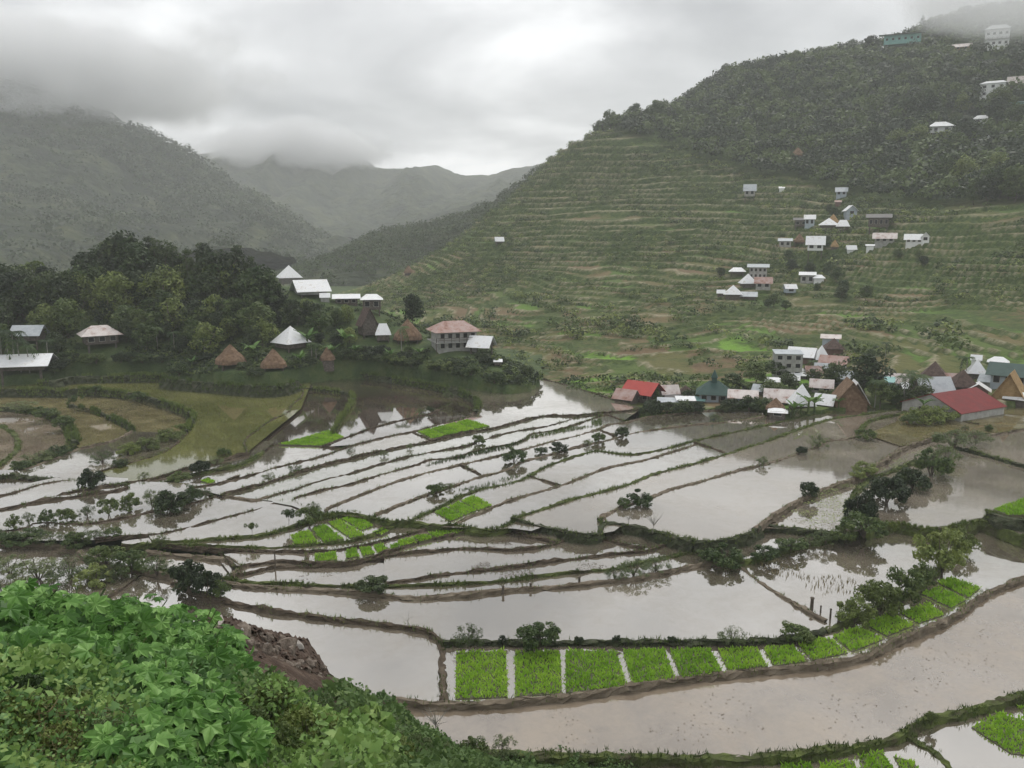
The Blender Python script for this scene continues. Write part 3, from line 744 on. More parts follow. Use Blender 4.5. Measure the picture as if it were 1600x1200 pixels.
dike(W1, 1.45, 'grassy', 0.4, 1.2, 0.3, label='long curving grassy bank between the green pond and the sunken fields')
dike(W2, 0.42, 'grassy', 0.4, 0.4, 0.3, label='short straight grassy bank across the sunken fields')
dike(W3, 0.4, 'grassy', 0.9, 0.4, 0.4, label='weedy bank round the bare brown sunken field')
dike(W3n, 0.5, 'moss', 0.7, 0.4, label='bushy near edge of the bare brown sunken field')
dike(W4, 0.3, 'moss', 0.6, 0.4, label='mossy rim of the outermost sunken field')
dike(V1, 1.4, 'wall', 0.35, 0.6, 0.3, label='dark wall below the pale pond at the sunken fields')
for px_, z_ in [([(720,727),(750,742)],1.66),([(828,745),(850,752),(875,760)],1.72),([(1085,692),(1110,700),(1137,710)],1.75),([(645,677),(672,688)],1.7),([(935,672),(963,683)],1.66),
                ([(342,756),(374,745)],1.02),([(300,760),(318,770),(330,776)],1.5),([(1495,655),(1515,662),(1530,664)],1.98),
                ([(405,871),(395,880),(377,890),(372,898)],1.15),([(480,866),(478,880)],1.27),([(1160,850),(1148,862),(1152,880)],0.97)]:
    dike(px_, z_, 'bare', 0.24, 0.4)
dike([(1415,646),(1360,658),(1340,680)], 1.98, 'moss', 0.36, 0.5, label='mossy dike beside the bush at the red house')
dike([(846,593),(900,607),(1000,639)], 1.7, 'bare', 0.25, 1.6, label='thin dike along the drop at the far edge of the silver pond')
dike([(228,862),(262,866),(300,869),(345,874),(366,879),(372,890),(362,901)], 1.15, 'path', 0.42, 0.5, label='trodden path dike hooking round the pond by the tall thin pole')
dike([(345,868),(360,876),(366,887)], 1.27, 'bare', 0.3, 0.5)
dike([(255,594),(266,597),(330,602),(400,608),(440,607),(465,599)], 2.7, 'grassy', 0.6, 1.7, 0.3, label='tall grassy bank behind the green pond below the thatched huts')
dike([(60,602),(90,598),(115,593),(180,591),(258,590)], 2.3, 'grassy', 0.6, 1.4, 0.3, label='grassy bank behind the green pond beside the low white roofed house')
dike([(497,807),(520,804),(550,803),(585,811),(612,817),(640,817),(690,822),(712,821),(750,827),(785,824),(803,815)], 1.7, 'moss', 0.34, 0.6, fringe=2.0, label='mossy edge where the slanting strips end above the fan of seedbeds')
dike([(883,832),(910,836),(935,834),(942,820)], 1.78, 'wall', 0.34, 0.8, 0.22, label='short dark wall corner below the narrow upper pond')
# ------------------------------------------------------------------ foliage kit
def unit(v): return v / (np.linalg.norm(v, axis=-1, keepdims=True) + 1e-9)
def leaf_quads(C, Nr, size, rs, aspect=0.55, jit=0.7):
    """one pointed leaf (rhombus) at each centre, roughly facing Nr"""
    n = len(C)
    Nn = unit(Nr + rs.normal(0, jit, (n, 3)))
    a = unit(np.cross(Nn, rs.normal(0, 1, (n, 3)))); b = np.cross(Nn, a)
    s = (size * (0.6 + 0.8 * rs.rand(n)))[:, None] if np.ndim(size) == 0 else (size * (0.6 + 0.8 * rs.rand(n)))[:, None]
    V = np.stack([C - a * s, C - b * s * aspect, C + a * s, C + b * s * aspect], 1).reshape(-1, 3)
    return V, np.arange(4 * n).reshape(-1, 4)
def blob_points(c, r, n, rs, shell=0.55):
    d = unit(rs.normal(0, 1, (n, 3)))
    k = (shell + (1 - shell) * rs.rand(n) ** 0.6)[:, None]
    return c + d * k * r, d
def crown(rs, clumps, nleaf, size, aspect=0.55, up=0.5):
    """clumps: (centre, radius xyz) list; leaves sit on the clumps' shells"""
    Vs, Fs, o = [], [], 0
    for c, r in clumps:
        r = np.asarray(r, float)
        p, d = blob_points(np.array(c, float), r, nleaf, rs)
        V, F_ = leaf_quads(p, unit(d / r) + np.array([0, 0, up]), size, rs, aspect)
        Vs.append(V); Fs.append(F_ + o); o += len(V)
    return np.vstack(Vs), np.vstack(Fs)
def broad_clumps(rs, n=16, w=0.36, h0=0.28, h1=0.95, r=0.17):
    out = []
    for i in range(n):
        t = (i + rs.rand()) / n
        z = h0 + (h1 - h0 - r * 0.4) * t
        env = w * (1 - 0.75 * abs(t - 0.42) ** 1.3 / 0.58 ** 1.3)
        a = i * 2.4 + rs.rand() * 1.2
        q = env * math.sqrt(rs.rand()) * 1.05
        rr = r * (0.65 + 0.7 * rs.rand())
        out.append(((q * math.cos(a), q * math.sin(a), z), (rr, rr, rr * 0.72)))
    return out
def trunk_mesh(rs, h=0.6, r=0.02, limbs=5, lean=0.04, w=0.25):
    b = MB(); p = np.array([0, 0, -0.06]); pts = [p]
    for i in range(4):
        p = p + np.array([rs.normal(0, lean), rs.normal(0, lean), (h + 0.06) / 4]); pts.append(p)
    for i in range(4):
        b.tube(pts[i], pts[i + 1], r * (1 - 0.17 * i), r * (1 - 0.17 * (i + 1)), 6)
    for k in range(limbs):
        s = pts[2 + k % 3] if k % 3 < 3 else pts[3]
        a = k * 2.4 + rs.rand()
        e_ = s + np.array([math.cos(a) * w * (0.5 + 0.5 * rs.rand()), math.sin(a) * w * (0.5 + 0.5 * rs.rand()), 0.16 + 0.14 * rs.rand()])
        b.tube(s, e_, r * 0.5, r * 0.18, 5)
    return b.mesh('trunk')
M['bark'] = noise_mat('bark', [(0.3, (0.05, 0.04, 0.03)), (0.6, (0.12, 0.1, 0.08)), (0.8, (0.2, 0.18, 0.15))], 6, 6, 0.95, 0.5, 20)
M['palebark'] = noise_mat('pale_bark', [(0.3, (0.16, 0.15, 0.13)), (0.6, (0.27, 0.26, 0.23)), (0.8, (0.36, 0.34, 0.31))], 3, 6, 0.95, 0.3, 20)
M['lf_dark'] = leaf_mat('dark_leaves', (0.018, 0.032, 0.014), (0.038, 0.06, 0.023), (0.078, 0.108, 0.036), scale=3.0)
M['lf_mid'] = leaf_mat('mid_green_leaves', (0.032, 0.058, 0.019), (0.066, 0.104, 0.03), (0.125, 0.165, 0.048), scale=3.0)
M['lf_light'] = leaf_mat('yellow_green_leaves', (0.085, 0.115, 0.03), (0.145, 0.19, 0.048), (0.22, 0.26, 0.075), scale=3.0)
M['lf_feather'] = leaf_mat('feathery_leaves', (0.06, 0.085, 0.034), (0.1, 0.135, 0.052), (0.16, 0.19, 0.08), scale=3.0)
M['lf_palm'] = leaf_mat('palm_fronds', (0.025, 0.05, 0.016), (0.05, 0.09, 0.026), (0.1, 0.15, 0.045), scale=1.0)
M['lf_banana'] = leaf_mat('banana_leaves', (0.06, 0.12, 0.03), (0.1, 0.19, 0.045), (0.16, 0.27, 0.07), scale=1.0)
def npm(name, VF, mat, smooth=False):
    m = mesh_np(name, VF[0], VF[1], smooth); m.materials.append(mat); return m
def bm_mat(m, mat): m.materials.append(mat); return m

TREE = {}        # kind -> list of (crown mesh, trunk mesh)
def make_kind(kind, n, fn):
    TREE[kind] = [fn(np.random.RandomState(hash(kind) % 1000 * 0 + 100 * len(TREE) + i)) for i in range(n)]
make_kind('broad_dark', 5, lambda rs: (npm('crown', crown(rs, broad_clumps(rs, 20, 0.34), 85, 0.036), M['lf_dark']), bm_mat(trunk_mesh(rs), M['bark'])))
make_kind('broad_mid', 5, lambda rs: (npm('crown', crown(rs, broad_clumps(rs, 18, 0.36), 85, 0.036), M['lf_mid']), bm_mat(trunk_mesh(rs), M['bark'])))
make_kind('broad_light', 3, lambda rs: (npm('crown', crown(rs, broad_clumps(rs, 16, 0.38, 0.22), 85, 0.036), M['lf_light']), bm_mat(trunk_mesh(rs), M['bark'])))
def pine_clumps(rs):
    out = []
    for i in range(22):
        t = i / 21.0; z = 0.36 + 0.60 * t; env = 0.25 * (1 - t) ** 0.7 + 0.02
        a = i * 2.4 + rs.rand()
        q = env * (0.45 + 0.6 * rs.rand())
        out.append(((q * math.cos(a), q * math.sin(a), z + 0.03 * rs.normal()), (0.085, 0.085, 0.05)))
    return out
make_kind('pine', 4, lambda rs: (npm('crown', crown(rs, pine_clumps(rs), 70, 0.026, 0.35, 0.3), M['lf_dark']), bm_mat(trunk_mesh(rs, 0.9, 0.016, 0, 0.012, 0.18), M['bark'])))
# shrubs: unit height 1, unit width about 1.4
def shrub_clumps(rs, n, w, h=1.0, r=0.26):
    out = []
    for i in range(n):
        a = i * 2.4 + rs.rand(); q = w * math.sqrt(rs.rand())
        z = (0.22 + 0.62 * rs.rand()) * (1 - 0.35 * (q / w) ** 2) * h
        rr = r * (0.6 + 0.7 * rs.rand())
        out.append(((q * math.cos(a), q * math.sin(a), z), (rr, rr, rr * 0.7)))
    return out
def shrub_stem(rs):
    b = MB()
    for k in range(6):
        a = k * 1.05 + rs.rand(); b.tube((0, 0, -0.1), (0.4 * math.cos(a) * rs.rand(), 0.4 * math.sin(a) * rs.rand(), 0.55 + 0.25 * rs.rand()), 0.022, 0.008, 5)
    return b.mesh('stem')
make_kind('bush_dark', 5, lambda rs: (npm('crown', crown(rs, shrub_clumps(rs, 24, 0.64, 1.0, 0.22), 95, 0.06), M['lf_dark']), bm_mat(shrub_stem(rs), M['bark'])))
make_kind('bush_mid', 6, lambda rs: (npm('crown', crown(rs, shrub_clumps(rs, 26, 0.68, 1.05, 0.2), 85, 0.058, 0.45), M['lf_mid']), bm_mat(shrub_stem(rs), M['bark'])))
make_kind('bush_light', 4, lambda rs: (npm('crown', crown(rs, shrub_clumps(rs, 26, 0.66, 1.05, 0.2), 85, 0.058, 0.42), M['lf_light']), bm_mat(shrub_stem(rs), M['bark'])))
make_kind('bush_feather', 4, lambda rs: (npm('crown', crown(rs, shrub_clumps(rs, 26, 0.62, 1.0, 0.17), 55, 0.055, 0.22), M['lf_feather']), bm_mat(shrub_stem(rs), M['bark'])))
make_kind('standard', 3, lambda rs: (npm('crown', crown(rs, [((0.0 + 0.25 * rs.normal(), 0.25 * rs.normal(), 0.66 + 0.2 * rs.rand()), (0.2, 0.2, 0.13)) for _ in range(9)], 70, 0.055), M['lf_mid']), bm_mat(trunk_mesh(rs, 0.7, 0.022, 5, 0.02, 0.25), M['bark'])))
def frond(b, o, a, L, droop, wid, rs, n=9):
    """arching palm frond: rib and two rows of leaflets"""
    P = []
    for i in range(n + 1):
        t = i / n
        P.append(np.array([o[0] + math.cos(a) * L * t * (1 - 0.15 * t), o[1] + math.sin(a) * L * t * (1 - 0.15 * t), o[2] + L * (0.55 * t - droop * t * t)]))
    sd = np.array([-math.sin(a), math.cos(a), 0])
    for i in range(n):
        b.tube(P[i], P[i + 1], 0.008 * L, 0.006 * L, 3)
        w = wid * math.sin(math.pi * (0.12 + 0.86 * i / n))
        for s in (-1, 1):
            m_ = (P[i] + P[i + 1]) / 2
            tip = P[i + 1] + sd * s * w + np.array([0, 0, -w * 0.55])
            b.add([P[i], tip, P[i] * 0.25 + P[i + 1] * 0.75], [(0, 1, 2)])
def palm_pair(rs):
    t = MB(); p = np.array([0.0, 0, -0.05]); q = p
    for i in range(5):
        q = p + np.array([rs.normal(0, .008), rs.normal(0, .008), 0.15]); t.tube(p, q, 0.016 - 0.001 * i, 0.015 - 0.001 * i, 6); p = q
    b = MB()
    for k in range(11):
        frond(b, p, k * 2.4 + rs.rand() * .4, 0.30 + 0.08 * rs.rand(), 0.55 + 0.75 * rs.rand() * (k % 3), 0.1, rs)
    return (bm_mat(b.mesh('fronds'), M['lf_palm']), bm_mat(t.mesh('trunk'), M['palebark']))
make_kind('palm', 3, palm_pair)
def banana_pair(rs):
    t = MB().tube((0, 0, -0.05), (0.02, 0, 0.45), 0.06, 0.04, 7)
    b = MB()
    for k in range(9):
        a = k * 2.4 + rs.rand() * .5; L = 0.55 + 0.2 * rs.rand(); dr = 0.25 + 0.6 * rs.rand()
        d = np.array([math.cos(a), math.sin(a), 0]); sd = np.array([-math.sin(a), math.cos(a), 0]); o = np.array([0.02, 0, 0.42]); n = 6
        C = [o + d * L * t_ * 0.85 + np.array([0, 0, L * (0.95 * t_ - dr * t_ * t_)]) for t_ in np.arange(n + 1) / n]
        vs_, fs_ = [], []
        for i, c in enumerate(C):
            w = 0.1 * math.sin(math.pi * (0.08 + 0.9 * i / n))
            vs_ += [c + sd * w + np.array([0, 0, 0.03]), c, c - sd * w + np.array([0, 0, 0.03])]
        for i in range(n):
            fs_ += [(3 * i, 3 * i + 1, 3 * i + 4, 3 * i + 3), (3 * i + 1, 3 * i + 2, 3 * i + 5, 3 * i + 4)]
        b.add(vs_, fs_)
    return (bm_mat(b.mesh('leaves'), M['lf_banana']), bm_mat(t.mesh('stem'), M['lf_mid']))
make_kind('banana', 3, banana_pair)
KIND = {  # object name, part names, category
 'broad_dark': ('broadleaf_tree', 'crown', 'trunk', 'tree'), 'broad_mid': ('broadleaf_tree', 'crown', 'trunk', 'tree'), 'broad_light': ('broadleaf_tree', 'crown', 'trunk', 'tree'),
 'pine': ('pine_tree', 'crown', 'trunk', 'tree'), 'bush_dark': ('bush', 'foliage', 'stems', 'bush'), 'bush_mid': ('bush', 'foliage', 'stems', 'bush'), 'bush_light': ('bush', 'foliage', 'stems', 'bush'),
 'bush_feather': ('feathery_shrub', 'foliage', 'stems', 'shrub'), 'standard': ('small_tree', 'crown', 'trunk', 'tree'), 'palm': ('palm_tree', 'fronds', 'trunk', 'palm'), 'banana': ('banana_plant', 'leaves', 'stem', 'banana plant')}
_plant_rs = np.random.RandomState(5)
def plant(kind, loc, h, w=None, label=None, group=None, sink=0.0):
    """h: height in metres; w: horizontal scale in metres (defaults to h)"""
    nm, pa, pb, cat = KIND[kind]
    cm, tm = TREE[kind][_plant_rs.randint(len(TREE[kind]))]
    o = empty(nm, (loc[0], loc[1], loc[2] - sink), _plant_rs.rand() * 6.283)
    w = w or h
    o.scale = (w, w, h)
    tag(o, label, cat, group)
    link(pa, cm, parent=o); link(pb, tm, parent=o)
    return o

# ------------------------------------------------------------------ the near slope below the viewpoint
FGP = [at_d(*p) for p in [(-300,1350,4.3),(0,1350,4.2),(200,1350,4.0),(450,1350,4.4),(700,1350,7),(950,1350,14),
    (-200,1180,6.6),(0,1180,6.8),(200,1180,6.8),(400,1190,7.6),(500,1190,10),(600,1200,16),(700,1200,26),(800,1205,37),
    (-200,1060,9.5),(0,1060,9.5),(200,1060,9.8),(330,1070,11.5),(430,1100,15),(520,1125,22),(600,1152,31),(700,1178,38.5),
    (-200,980,13),(0,985,13),(150,990,13),(280,1005,15),(350,1003,18),(450,1012,23),(500,1062,26),(525,1090,29),
    (365,970,21),(400,986,22.5),(480,1004,26.2)]]
FGP += [np.array(p, float) for p in [(-3,-2,24.6),(3,-2,24.6),(0,1,24.2),(-10,1,24.4),(8,3,22),(14,8,15),(-16,19,11),(-9,24,9),(-22,22,9),(-12,33,-1),(-22,34,-1.5),(-34,36,-1.5),(-6,36,0.5),(-5,41,-1.4),(2,43,-1.3),(10,40,-1.4),(16,38,-1.6),(18,25,-1.6),(24,16,-1.6)]]
fg_s = TPS(FGP, 1.0)
def fg_h(x, y):
    x = np.asarray(x, float); y = np.asarray(y, float)
    return fg_s(x, y) + 0.25 * fbm(x / 1.6, y / 1.6, 4)
def fg_hit(u, v, lift=0.0):
    d = ray(u, v); ys = np.arange(2.5, 44, 0.1); t = ys / d[1]
    xs = d[0] * t; zs = CAMZ + d[2] * t
    g_ = fg_h(xs, ys) + lift
    i = np.argmax(zs <= g_)
    return np.array([xs[i], ys[i], g_[i] - lift])
def in_poly(u, v, poly):
    u = np.asarray(u); v = np.asarray(v); r = np.zeros(u.shape, bool); n = len(poly)
    for i in range(n):
        x1, y1 = poly[i]; x2, y2 = poly[(i + 1) % n]
        c = ((y1 > v) != (y2 > v)) & (u < (x2 - x1) * (v - y1) / (y2 - y1 + 1e-9) + x1)
        r ^= c
    return r
RUB = [(335,955),(365,962),(400,978),(480,996),(505,1030),(535,1075),(545,1105),(500,1100),(430,1090),(370,1075),(345,1040),(330,1000)]
BERM = [(-300,860),(-50,872),(60,893),(150,905),(230,918),(300,935),(300,975),(150,950),(-50,935),(-300,930)]
X, Y, Fq = grid_mesh('f', -36, 20, 0.5, 46, 0.26)
Zf = fg_h(X, Y)
pu, pv = to_px((X, Y, Zf))
soilm = in_poly(pu, pv, RUB) | in_poly(pu, pv, BERM)
Zf = Zf + np.where(soilm, 0.30 * fbm(X / 0.7, Y / 0.7, 4) + 0.12 * (_rs.rand(*X.shape) - 0.5), 0)
Zf = np.where(Zf < Z_PLAT - 0.8, Z_PLAT - 0.8, Zf)
mf = mesh_np('near_slope', np.c_[X.ravel(), Y.ravel(), Zf.ravel()], Fq, False)
mf.materials.append(M['grassbank']); mf.materials.append(M['soil'])
mf.polygons.foreach_set('material_index', soilm.ravel()[Fq].all(1).astype(np.int32))
tag(link('near_slope', mf), kind='structure')

# loose stones of the slip, each its own piece
def stone_mesh(rs):
    b = bmesh.new(); bmesh.ops.create_icosphere(b, subdivisions=1, radius=1.0)
    s = np.array([1.0, 0.7 + 0.3 * rs.rand(), 0.45 + 0.3 * rs.rand()])
    for v in b.verts:
        v.co = Vector(tuple(np.array(v.co) * s * (0.75 + 0.45 * rs.rand())))
    m = bpy.data.meshes.new('stone'); b.to_mesh(m); b.free(); return m
M['stone'] = noise_mat('slip_stone', [(0.3, (0.1, 0.078, 0.062)), (0.55, (0.19, 0.155, 0.125)), (0.8, (0.34, 0.3, 0.26))], 1.2, 6, 0.95, 0.5, 6)
M['palestone'] = noise_mat('pale_stone', [(0.3, (0.3, 0.27, 0.24)), (0.7, (0.5, 0.47, 0.43))], 2, 6, 0.95, 0.4, 6)
rs = np.random.RandomState(21)
stones = [bm_mat(stone_mesh(rs), M['stone']) for _ in range(6)] + [bm_mat(stone_mesh(rs), M['palestone']) for _ in range(2)]
tu = [325, 365, 400, 440, 480, 500, 515, 540, 552]; tv = [958, 964, 979, 989, 998, 1026, 1050, 1082, 1100]; td = [19.5, 21, 22.5, 24.2, 26, 26.3, 26.6, 27.5, 28]
bu = [325, 400, 450, 500, 552]; bv = [1075, 1092, 1100, 1108, 1116]; bd_ = [13.5, 15.5, 17.5, 21, 26]
NU, NV = 74, 44
G = np.zeros((NV + 1, NU, 3))
for i, u in enumerate(np.linspace(325, 552, NU)):
    for j in range(NV):
        t = j / (NV - 1.0)
        v = np.interp(u, tu, tv) * (1 - t) + np.interp(u, bu, bv) * t + (5 * (rs.rand() - 0.5) if j == 0 else 0)
        d = np.interp(u, tu, td) * (1 - t) ** 1.25 + np.interp(u, bu, bd_) * (1 - (1 - t) ** 1.25)
        d += 1.7 * fbm(u / 22.0, t * 7.0 + 3, 4) + 0.45 * (rs.rand() - 0.5)
        G[j + 1, i] = at_d(u, v, d)
    G[0, i] = G[1, i] + np.array([0.0, 1.6 + rs.rand(), -5.0])          # the bank's hidden rear, down into the slope
p0 = at_d(430, 1045, 19.5)
idx = np.arange((NV + 1) * NU).reshape(NV + 1, NU)
Fq = np.stack([idx[:-1, :-1], idx[:-1, 1:], idx[1:, 1:], idx[1:, :-1]], -1).reshape(-1, 4)
heap = empty('rubble_heap', tuple(p0))
tag(heap, 'crumbling bank of red brown soil and loose stones beside the leafy plants', 'rubble')
link('soil_bank', mesh_np('soil_bank', G.reshape(-1, 3) - p0, Fq), M['soil'], parent=heap)
for k in range(270):
    i = rs.randint(1, NU - 1); j = int(NV * (0.12 + 0.86 * rs.rand())); p = G[j, i]
    if i > NU * 0.72 and rs.rand() < 0.7: continue
    r_ = rs.uniform(0.06, 0.16) * (1.9 if rs.rand() < 0.14 else 1) * p[1] / 18.0
    link('stone', stones[rs.randint(6) if rs.rand() < 0.9 else rs.randint(6, 8)], parent=heap, loc=tuple(p - p0 + np.array([0, -0.3 * r_, r_ * 0.2])), rot=tuple(rs.rand(3) * 6), scale=(r_, r_, r_))
# earth clods on the bare lip further left
for (u, v, s_) in [(150,905,0.42),(163,902,0.34),(225,925,0.34),(20,900,0.4),(60,903,0.3),(95,906,0.28)]:
    p = fg_hit(u, v)
    o = link('earth_clod', stones[int(u) % 6], loc=tuple(p), rot=(0.3, 0.2, u), scale=(s_, s_ * 0.9, s_))
    tag(o, 'dark brown lump of earth on the bare lip behind the lobed leaves', 'earth clod', 'earth clods on the bare lip')

# lobed-leaf plants: every large leaf is a leaf
def lobed_leaf(rs, lobes=7):
    """palmate leaf in the xy plane, stalk at the origin, drooping lobes"""
    vs_ = [(0, 0, 0)]
    angs = np.linspace(-2.15, 2.15, lobes)
    for i, a in enumerate(angs):
        L = (1.0 - 0.16 * abs(a)) * (0.92 + 0.16 * rs.rand())
        if i > 0:
            am = (angs[i - 1] + a) / 2; q = 0.62 * (1.0 - 0.13 * abs(am)); vs_.append((q * math.cos(am), q * math.sin(am), 0.07))
        sd = 0.23
        vs_.append((0.76 * L * math.cos(a - sd), 0.76 * L * math.sin(a - sd), 0.02))
        vs_.append((L * math.cos(a), L * math.sin(a), -0.13 - 0.1 * rs.rand()))
        vs_.append((0.76 * L * math.cos(a + sd), 0.76 * L * math.sin(a + sd), 0.02))
    n = len(vs_) - 1
    b = MB().add(vs_, [(0, i, i + 1) for i in range(1, n)])
    b.tube((-0.75, 0, -0.75), (0, 0, -0.01), 0.022, 0.016, 3)
    return b.mesh('leaf')
M['lf_lobed'] = leaf_mat('lobed_leaves', (0.075, 0.175, 0.036), (0.14, 0.29, 0.066), (0.27, 0.46, 0.14), scale=0.7, rough=0.45, transl=0.3, vary=0.55)
M['lf_under'] = leaf_mat('under_leaves', (0.06, 0.13, 0.04), (0.1, 0.2, 0.06), (0.16, 0.28, 0.09), scale=2.0, rough=0.5, transl=0.25)
rs = np.random.RandomState(33)
LEAF = [bm_mat(lobed_leaf(rs, k_), M['lf_lobed']) for k_ in (7, 7, 7, 5, 7, 5)]
def lobed_plant(u, v, rad, hgt, nleaf, lsize, label):
    base = fg_hit(u, v)
    o = empty('lobed_leaf_plant', base)
    tag(o, label, 'plant', 'lobed leaf plants on the near slope')
    st = MB()
    for k_ in range(7):
        a = k_ * 0.9 + rs.rand(); st.tube((0, 0, -0.2), (math.cos(a) * rad * 0.5, math.sin(a) * rad * 0.5, hgt * 0.75), 0.022, 0.01, 5)
    st.build('stems', M['lf_mid'], o)
    tocam = unit(np.array([-base[0], -base[1], CAMZ - base[2]]))
    for k_ in range(nleaf):
        d = unit(rs.normal(0, 1, 3)); d[2] = abs(d[2]) * 0.9 + 0.06; d = unit(d)
        if d @ tocam < -0.35: d[:2] *= -1
        q = 0.72 + 0.33 * rs.rand() + (0.12 if rs.rand() < 0.1 else 0)
        p = np.array([d[0] * rad * q, d[1] * rad * q, d[2] * hgt * q])
        # hang on the slope: lower side of the dome follows the ground
        gz = float(fg_h(base[0] + p[0], base[1] + p[1])) - base[2]
        p[2] = p[2] + 0.8 * gz
        nrm = unit(0.35 * d + np.array([0, 0, 0.75]) + 0.5 * tocam + rs.normal(0, 0.42, 3))
        out = unit(np.array([d[0], d[1], -0.25]) + rs.normal(0, 0.35, 3))
        ax = unit(out - nrm * (out @ nrm)); ay = np.cross(nrm, ax)
        from mathutils import Matrix
        rot = Matrix(((ax[0], ay[0], nrm[0]), (ax[1], ay[1], nrm[1]), (ax[2], ay[2], nrm[2]))).to_euler()
        s_ = lsize * (0.45 + 0.75 * rs.rand())
        link('leaf', LEAF[rs.randint(6)], parent=o, loc=tuple(p), rot=rot, scale=(s_, s_, s_))
    pts, dd = blob_points(np.zeros(3), np.array([rad * 0.86, rad * 0.86, hgt * 0.8]), int(nleaf * 4.5), rs, 0.3)
    pts[:, 2] = np.abs(pts[:, 2]) + 0.8 * (fg_h(base[0] + pts[:, 0], base[1] + pts[:, 1]) - base[2])
    V, F_ = leaf_quads(pts, dd + np.array([0, 0, 0.6]), lsize * 0.55, rs, 0.6)
    f = link('inner_leaves', mesh_np('inner_leaves', V, F_), M['lf_under'], parent=o); f['kind'] = 'stuff'
    return o
for a in [(15,985,1.5,0.80,138,0.241,'lobed leaf plant on the bare lip, outermost of the bank of leaves'),
          (110,990,1.35,0.76,138,0.241,'lobed leaf plant on the crest between two others, below the earth clods'),
          (205,1000,1.35,0.80,147,0.241,'lobed leaf plant on the crest below the flooded corner paddy'),
          (290,1030,1.3,1.00,156,0.241,'tall dark lobed leaf plant with its top against the water, by the stone slide'),
          (325,1055,0.8,0.64,101,0.241,'lobed leaf plant overhanging the edge of the stone slide'),
          (60,1060,1.05,0.60,128,0.206,'lobed leaf plant in mid slope above the vine thicket'),
          (170,1070,1.05,0.60,138,0.206,'lobed leaf plant in mid slope amid its neighbours'),
          (265,1100,0.85,0.52,119,0.199,'lobed leaf plant just above the pale bushy one'),
          (300,1165,0.80,0.58,174,0.192,'bushy pale green lobed leaf plant, lowest on the slope'),
          (215,1200,0.5,0.40,82,0.170,'low lobed leaf plant tucked beside the pale bushy one')]:
    lobed_plant(*a)

# low vines, weeds and grass between the plants: nobody could count them
def ground_cover(name, poly, n, size, mat, lift, seed, aspect=0.7, dmax=60):
    rs = np.random.RandomState(seed)
    us = [p[0] for p in poly]; vs_ = [p[1] for p in poly]
    XY = []
    n0 = n
    d = np.array([fg_hit(u, v) for u, v in poly]); x0, y0 = d[:, 0].min(), d[:, 1].min(); x1, y1 = d[:, 0].max(), d[:, 1].max()
    x = rs.uniform(x0 - 1, x1 + 1, n * 6); y = y0 + (y1 - y0 + 1) * rs.rand(n * 6) ** 1.6
    z = fg_h(x, y); a, b_ = to_px((x, y, z)); ok = in_poly(a, b_, poly)
    x, y, z = x[ok][:n], y[ok][:n], z[ok][:n]
    hgt = lift * (0.05 + np.clip(vnoise(x / 0.8, y / 0.8) * 1.9 - 0.4, 0, 1.4)) * rs.rand(len(x)) ** 0.6
    sz = size * np.clip(y / 9.0, 0.7, 2.2) * (0.55 + 0.9 * vnoise(x / 1.1 + 7, y / 1.1)) * (1 + 0.8 * (rs.rand(len(x)) < 0.12))
    V, F_ = leaf_quads(np.c_[x, y, z + hgt], np.tile([0, -0.4, 0.8], (len(x), 1)), sz, rs, aspect, 0.85)
    o = link(name, mesh_np(name, V, F_), mat); tag(o, kind='stuff'); return o
M['lf_vine'] = leaf_mat('vine_leaves', (0.1, 0.19, 0.045), (0.18, 0.3, 0.075), (0.32, 0.43, 0.14), scale=1.6, rough=0.5, transl=0.3)
M['lf_weed'] = leaf_mat('weed_leaves', (0.06, 0.11, 0.034), (0.11, 0.18, 0.055), (0.2, 0.27, 0.09), scale=1.2, rough=0.6, transl=0.3)
M['drygrass'] = leaf_mat('dry_grass', (0.09, 0.08, 0.035), (0.14, 0.12, 0.055), (0.2, 0.17, 0.085), scale=1.5, rough=0.8, transl=0.15)
ground_cover('vines', [(-300,1040),(150,1050),(240,1130),(230,1300),(-300,1320)], 9000, 0.036, M['lf_vine'], 0.42, 1)
ground_cover('undergrowth', [(-300,925),(60,935),(250,955),(350,1000),(360,1100),(380,1320),(-300,1320)], 9000, 0.05, M['lf_under'], 0.35, 2)
ground_cover('weeds', [(340,1088),(430,1090),(535,1078),(600,1105),(680,1140),(760,1160),(860,1172),(1000,1182),(1000,1320),(300,1320),(330,1180)], 34000, 0.034, M['lf_weed'], 0.5, 3)
ground_cover('vines', [(380,1110),(520,1115),(600,1150),(640,1200),(560,1320),(380,1320)], 7000, 0.042, M['lf_vine'], 0.6, 4)
ground_cover('dry_grass', [(60,1110),(190,1110),(230,1160),(220,1230),(60,1220)], 2500, 0.06, M['drygrass'], 0.35, 5, 0.1)

# leafy weeds standing out of the ground cover
rs = np.random.RandomState(8)
for (u, v) in [(420,1120),(455,1135),(500,1125),(540,1150),(575,1170),(610,1165),(480,1165),(520,1190),(440,1180),(650,1185),(690,1185),(740,1190),(395,1150),(30,1150),(90,1180),(150,1160),(40,1110),(110,1130),(180,1190),(560,1195),(620,1198)]:
    p = fg_hit(u, v); h = rs.uniform(0.45, 0.8) * (p[1] / 14.0) ** 0.55
    k_ = rs.choice(['bush_feather', 'bush_light', 'bush_mid'])
    plant(k_, p, h, h * 0.8, {'bush_feather': 'thin leaved weed standing out of the ground cover on the near slope', 'bush_light': 'yellowish leafy weed on the near slope', 'bush_mid': 'green leafy weed on the near slope'}[k_], 'weeds of the near slope', 0.05)
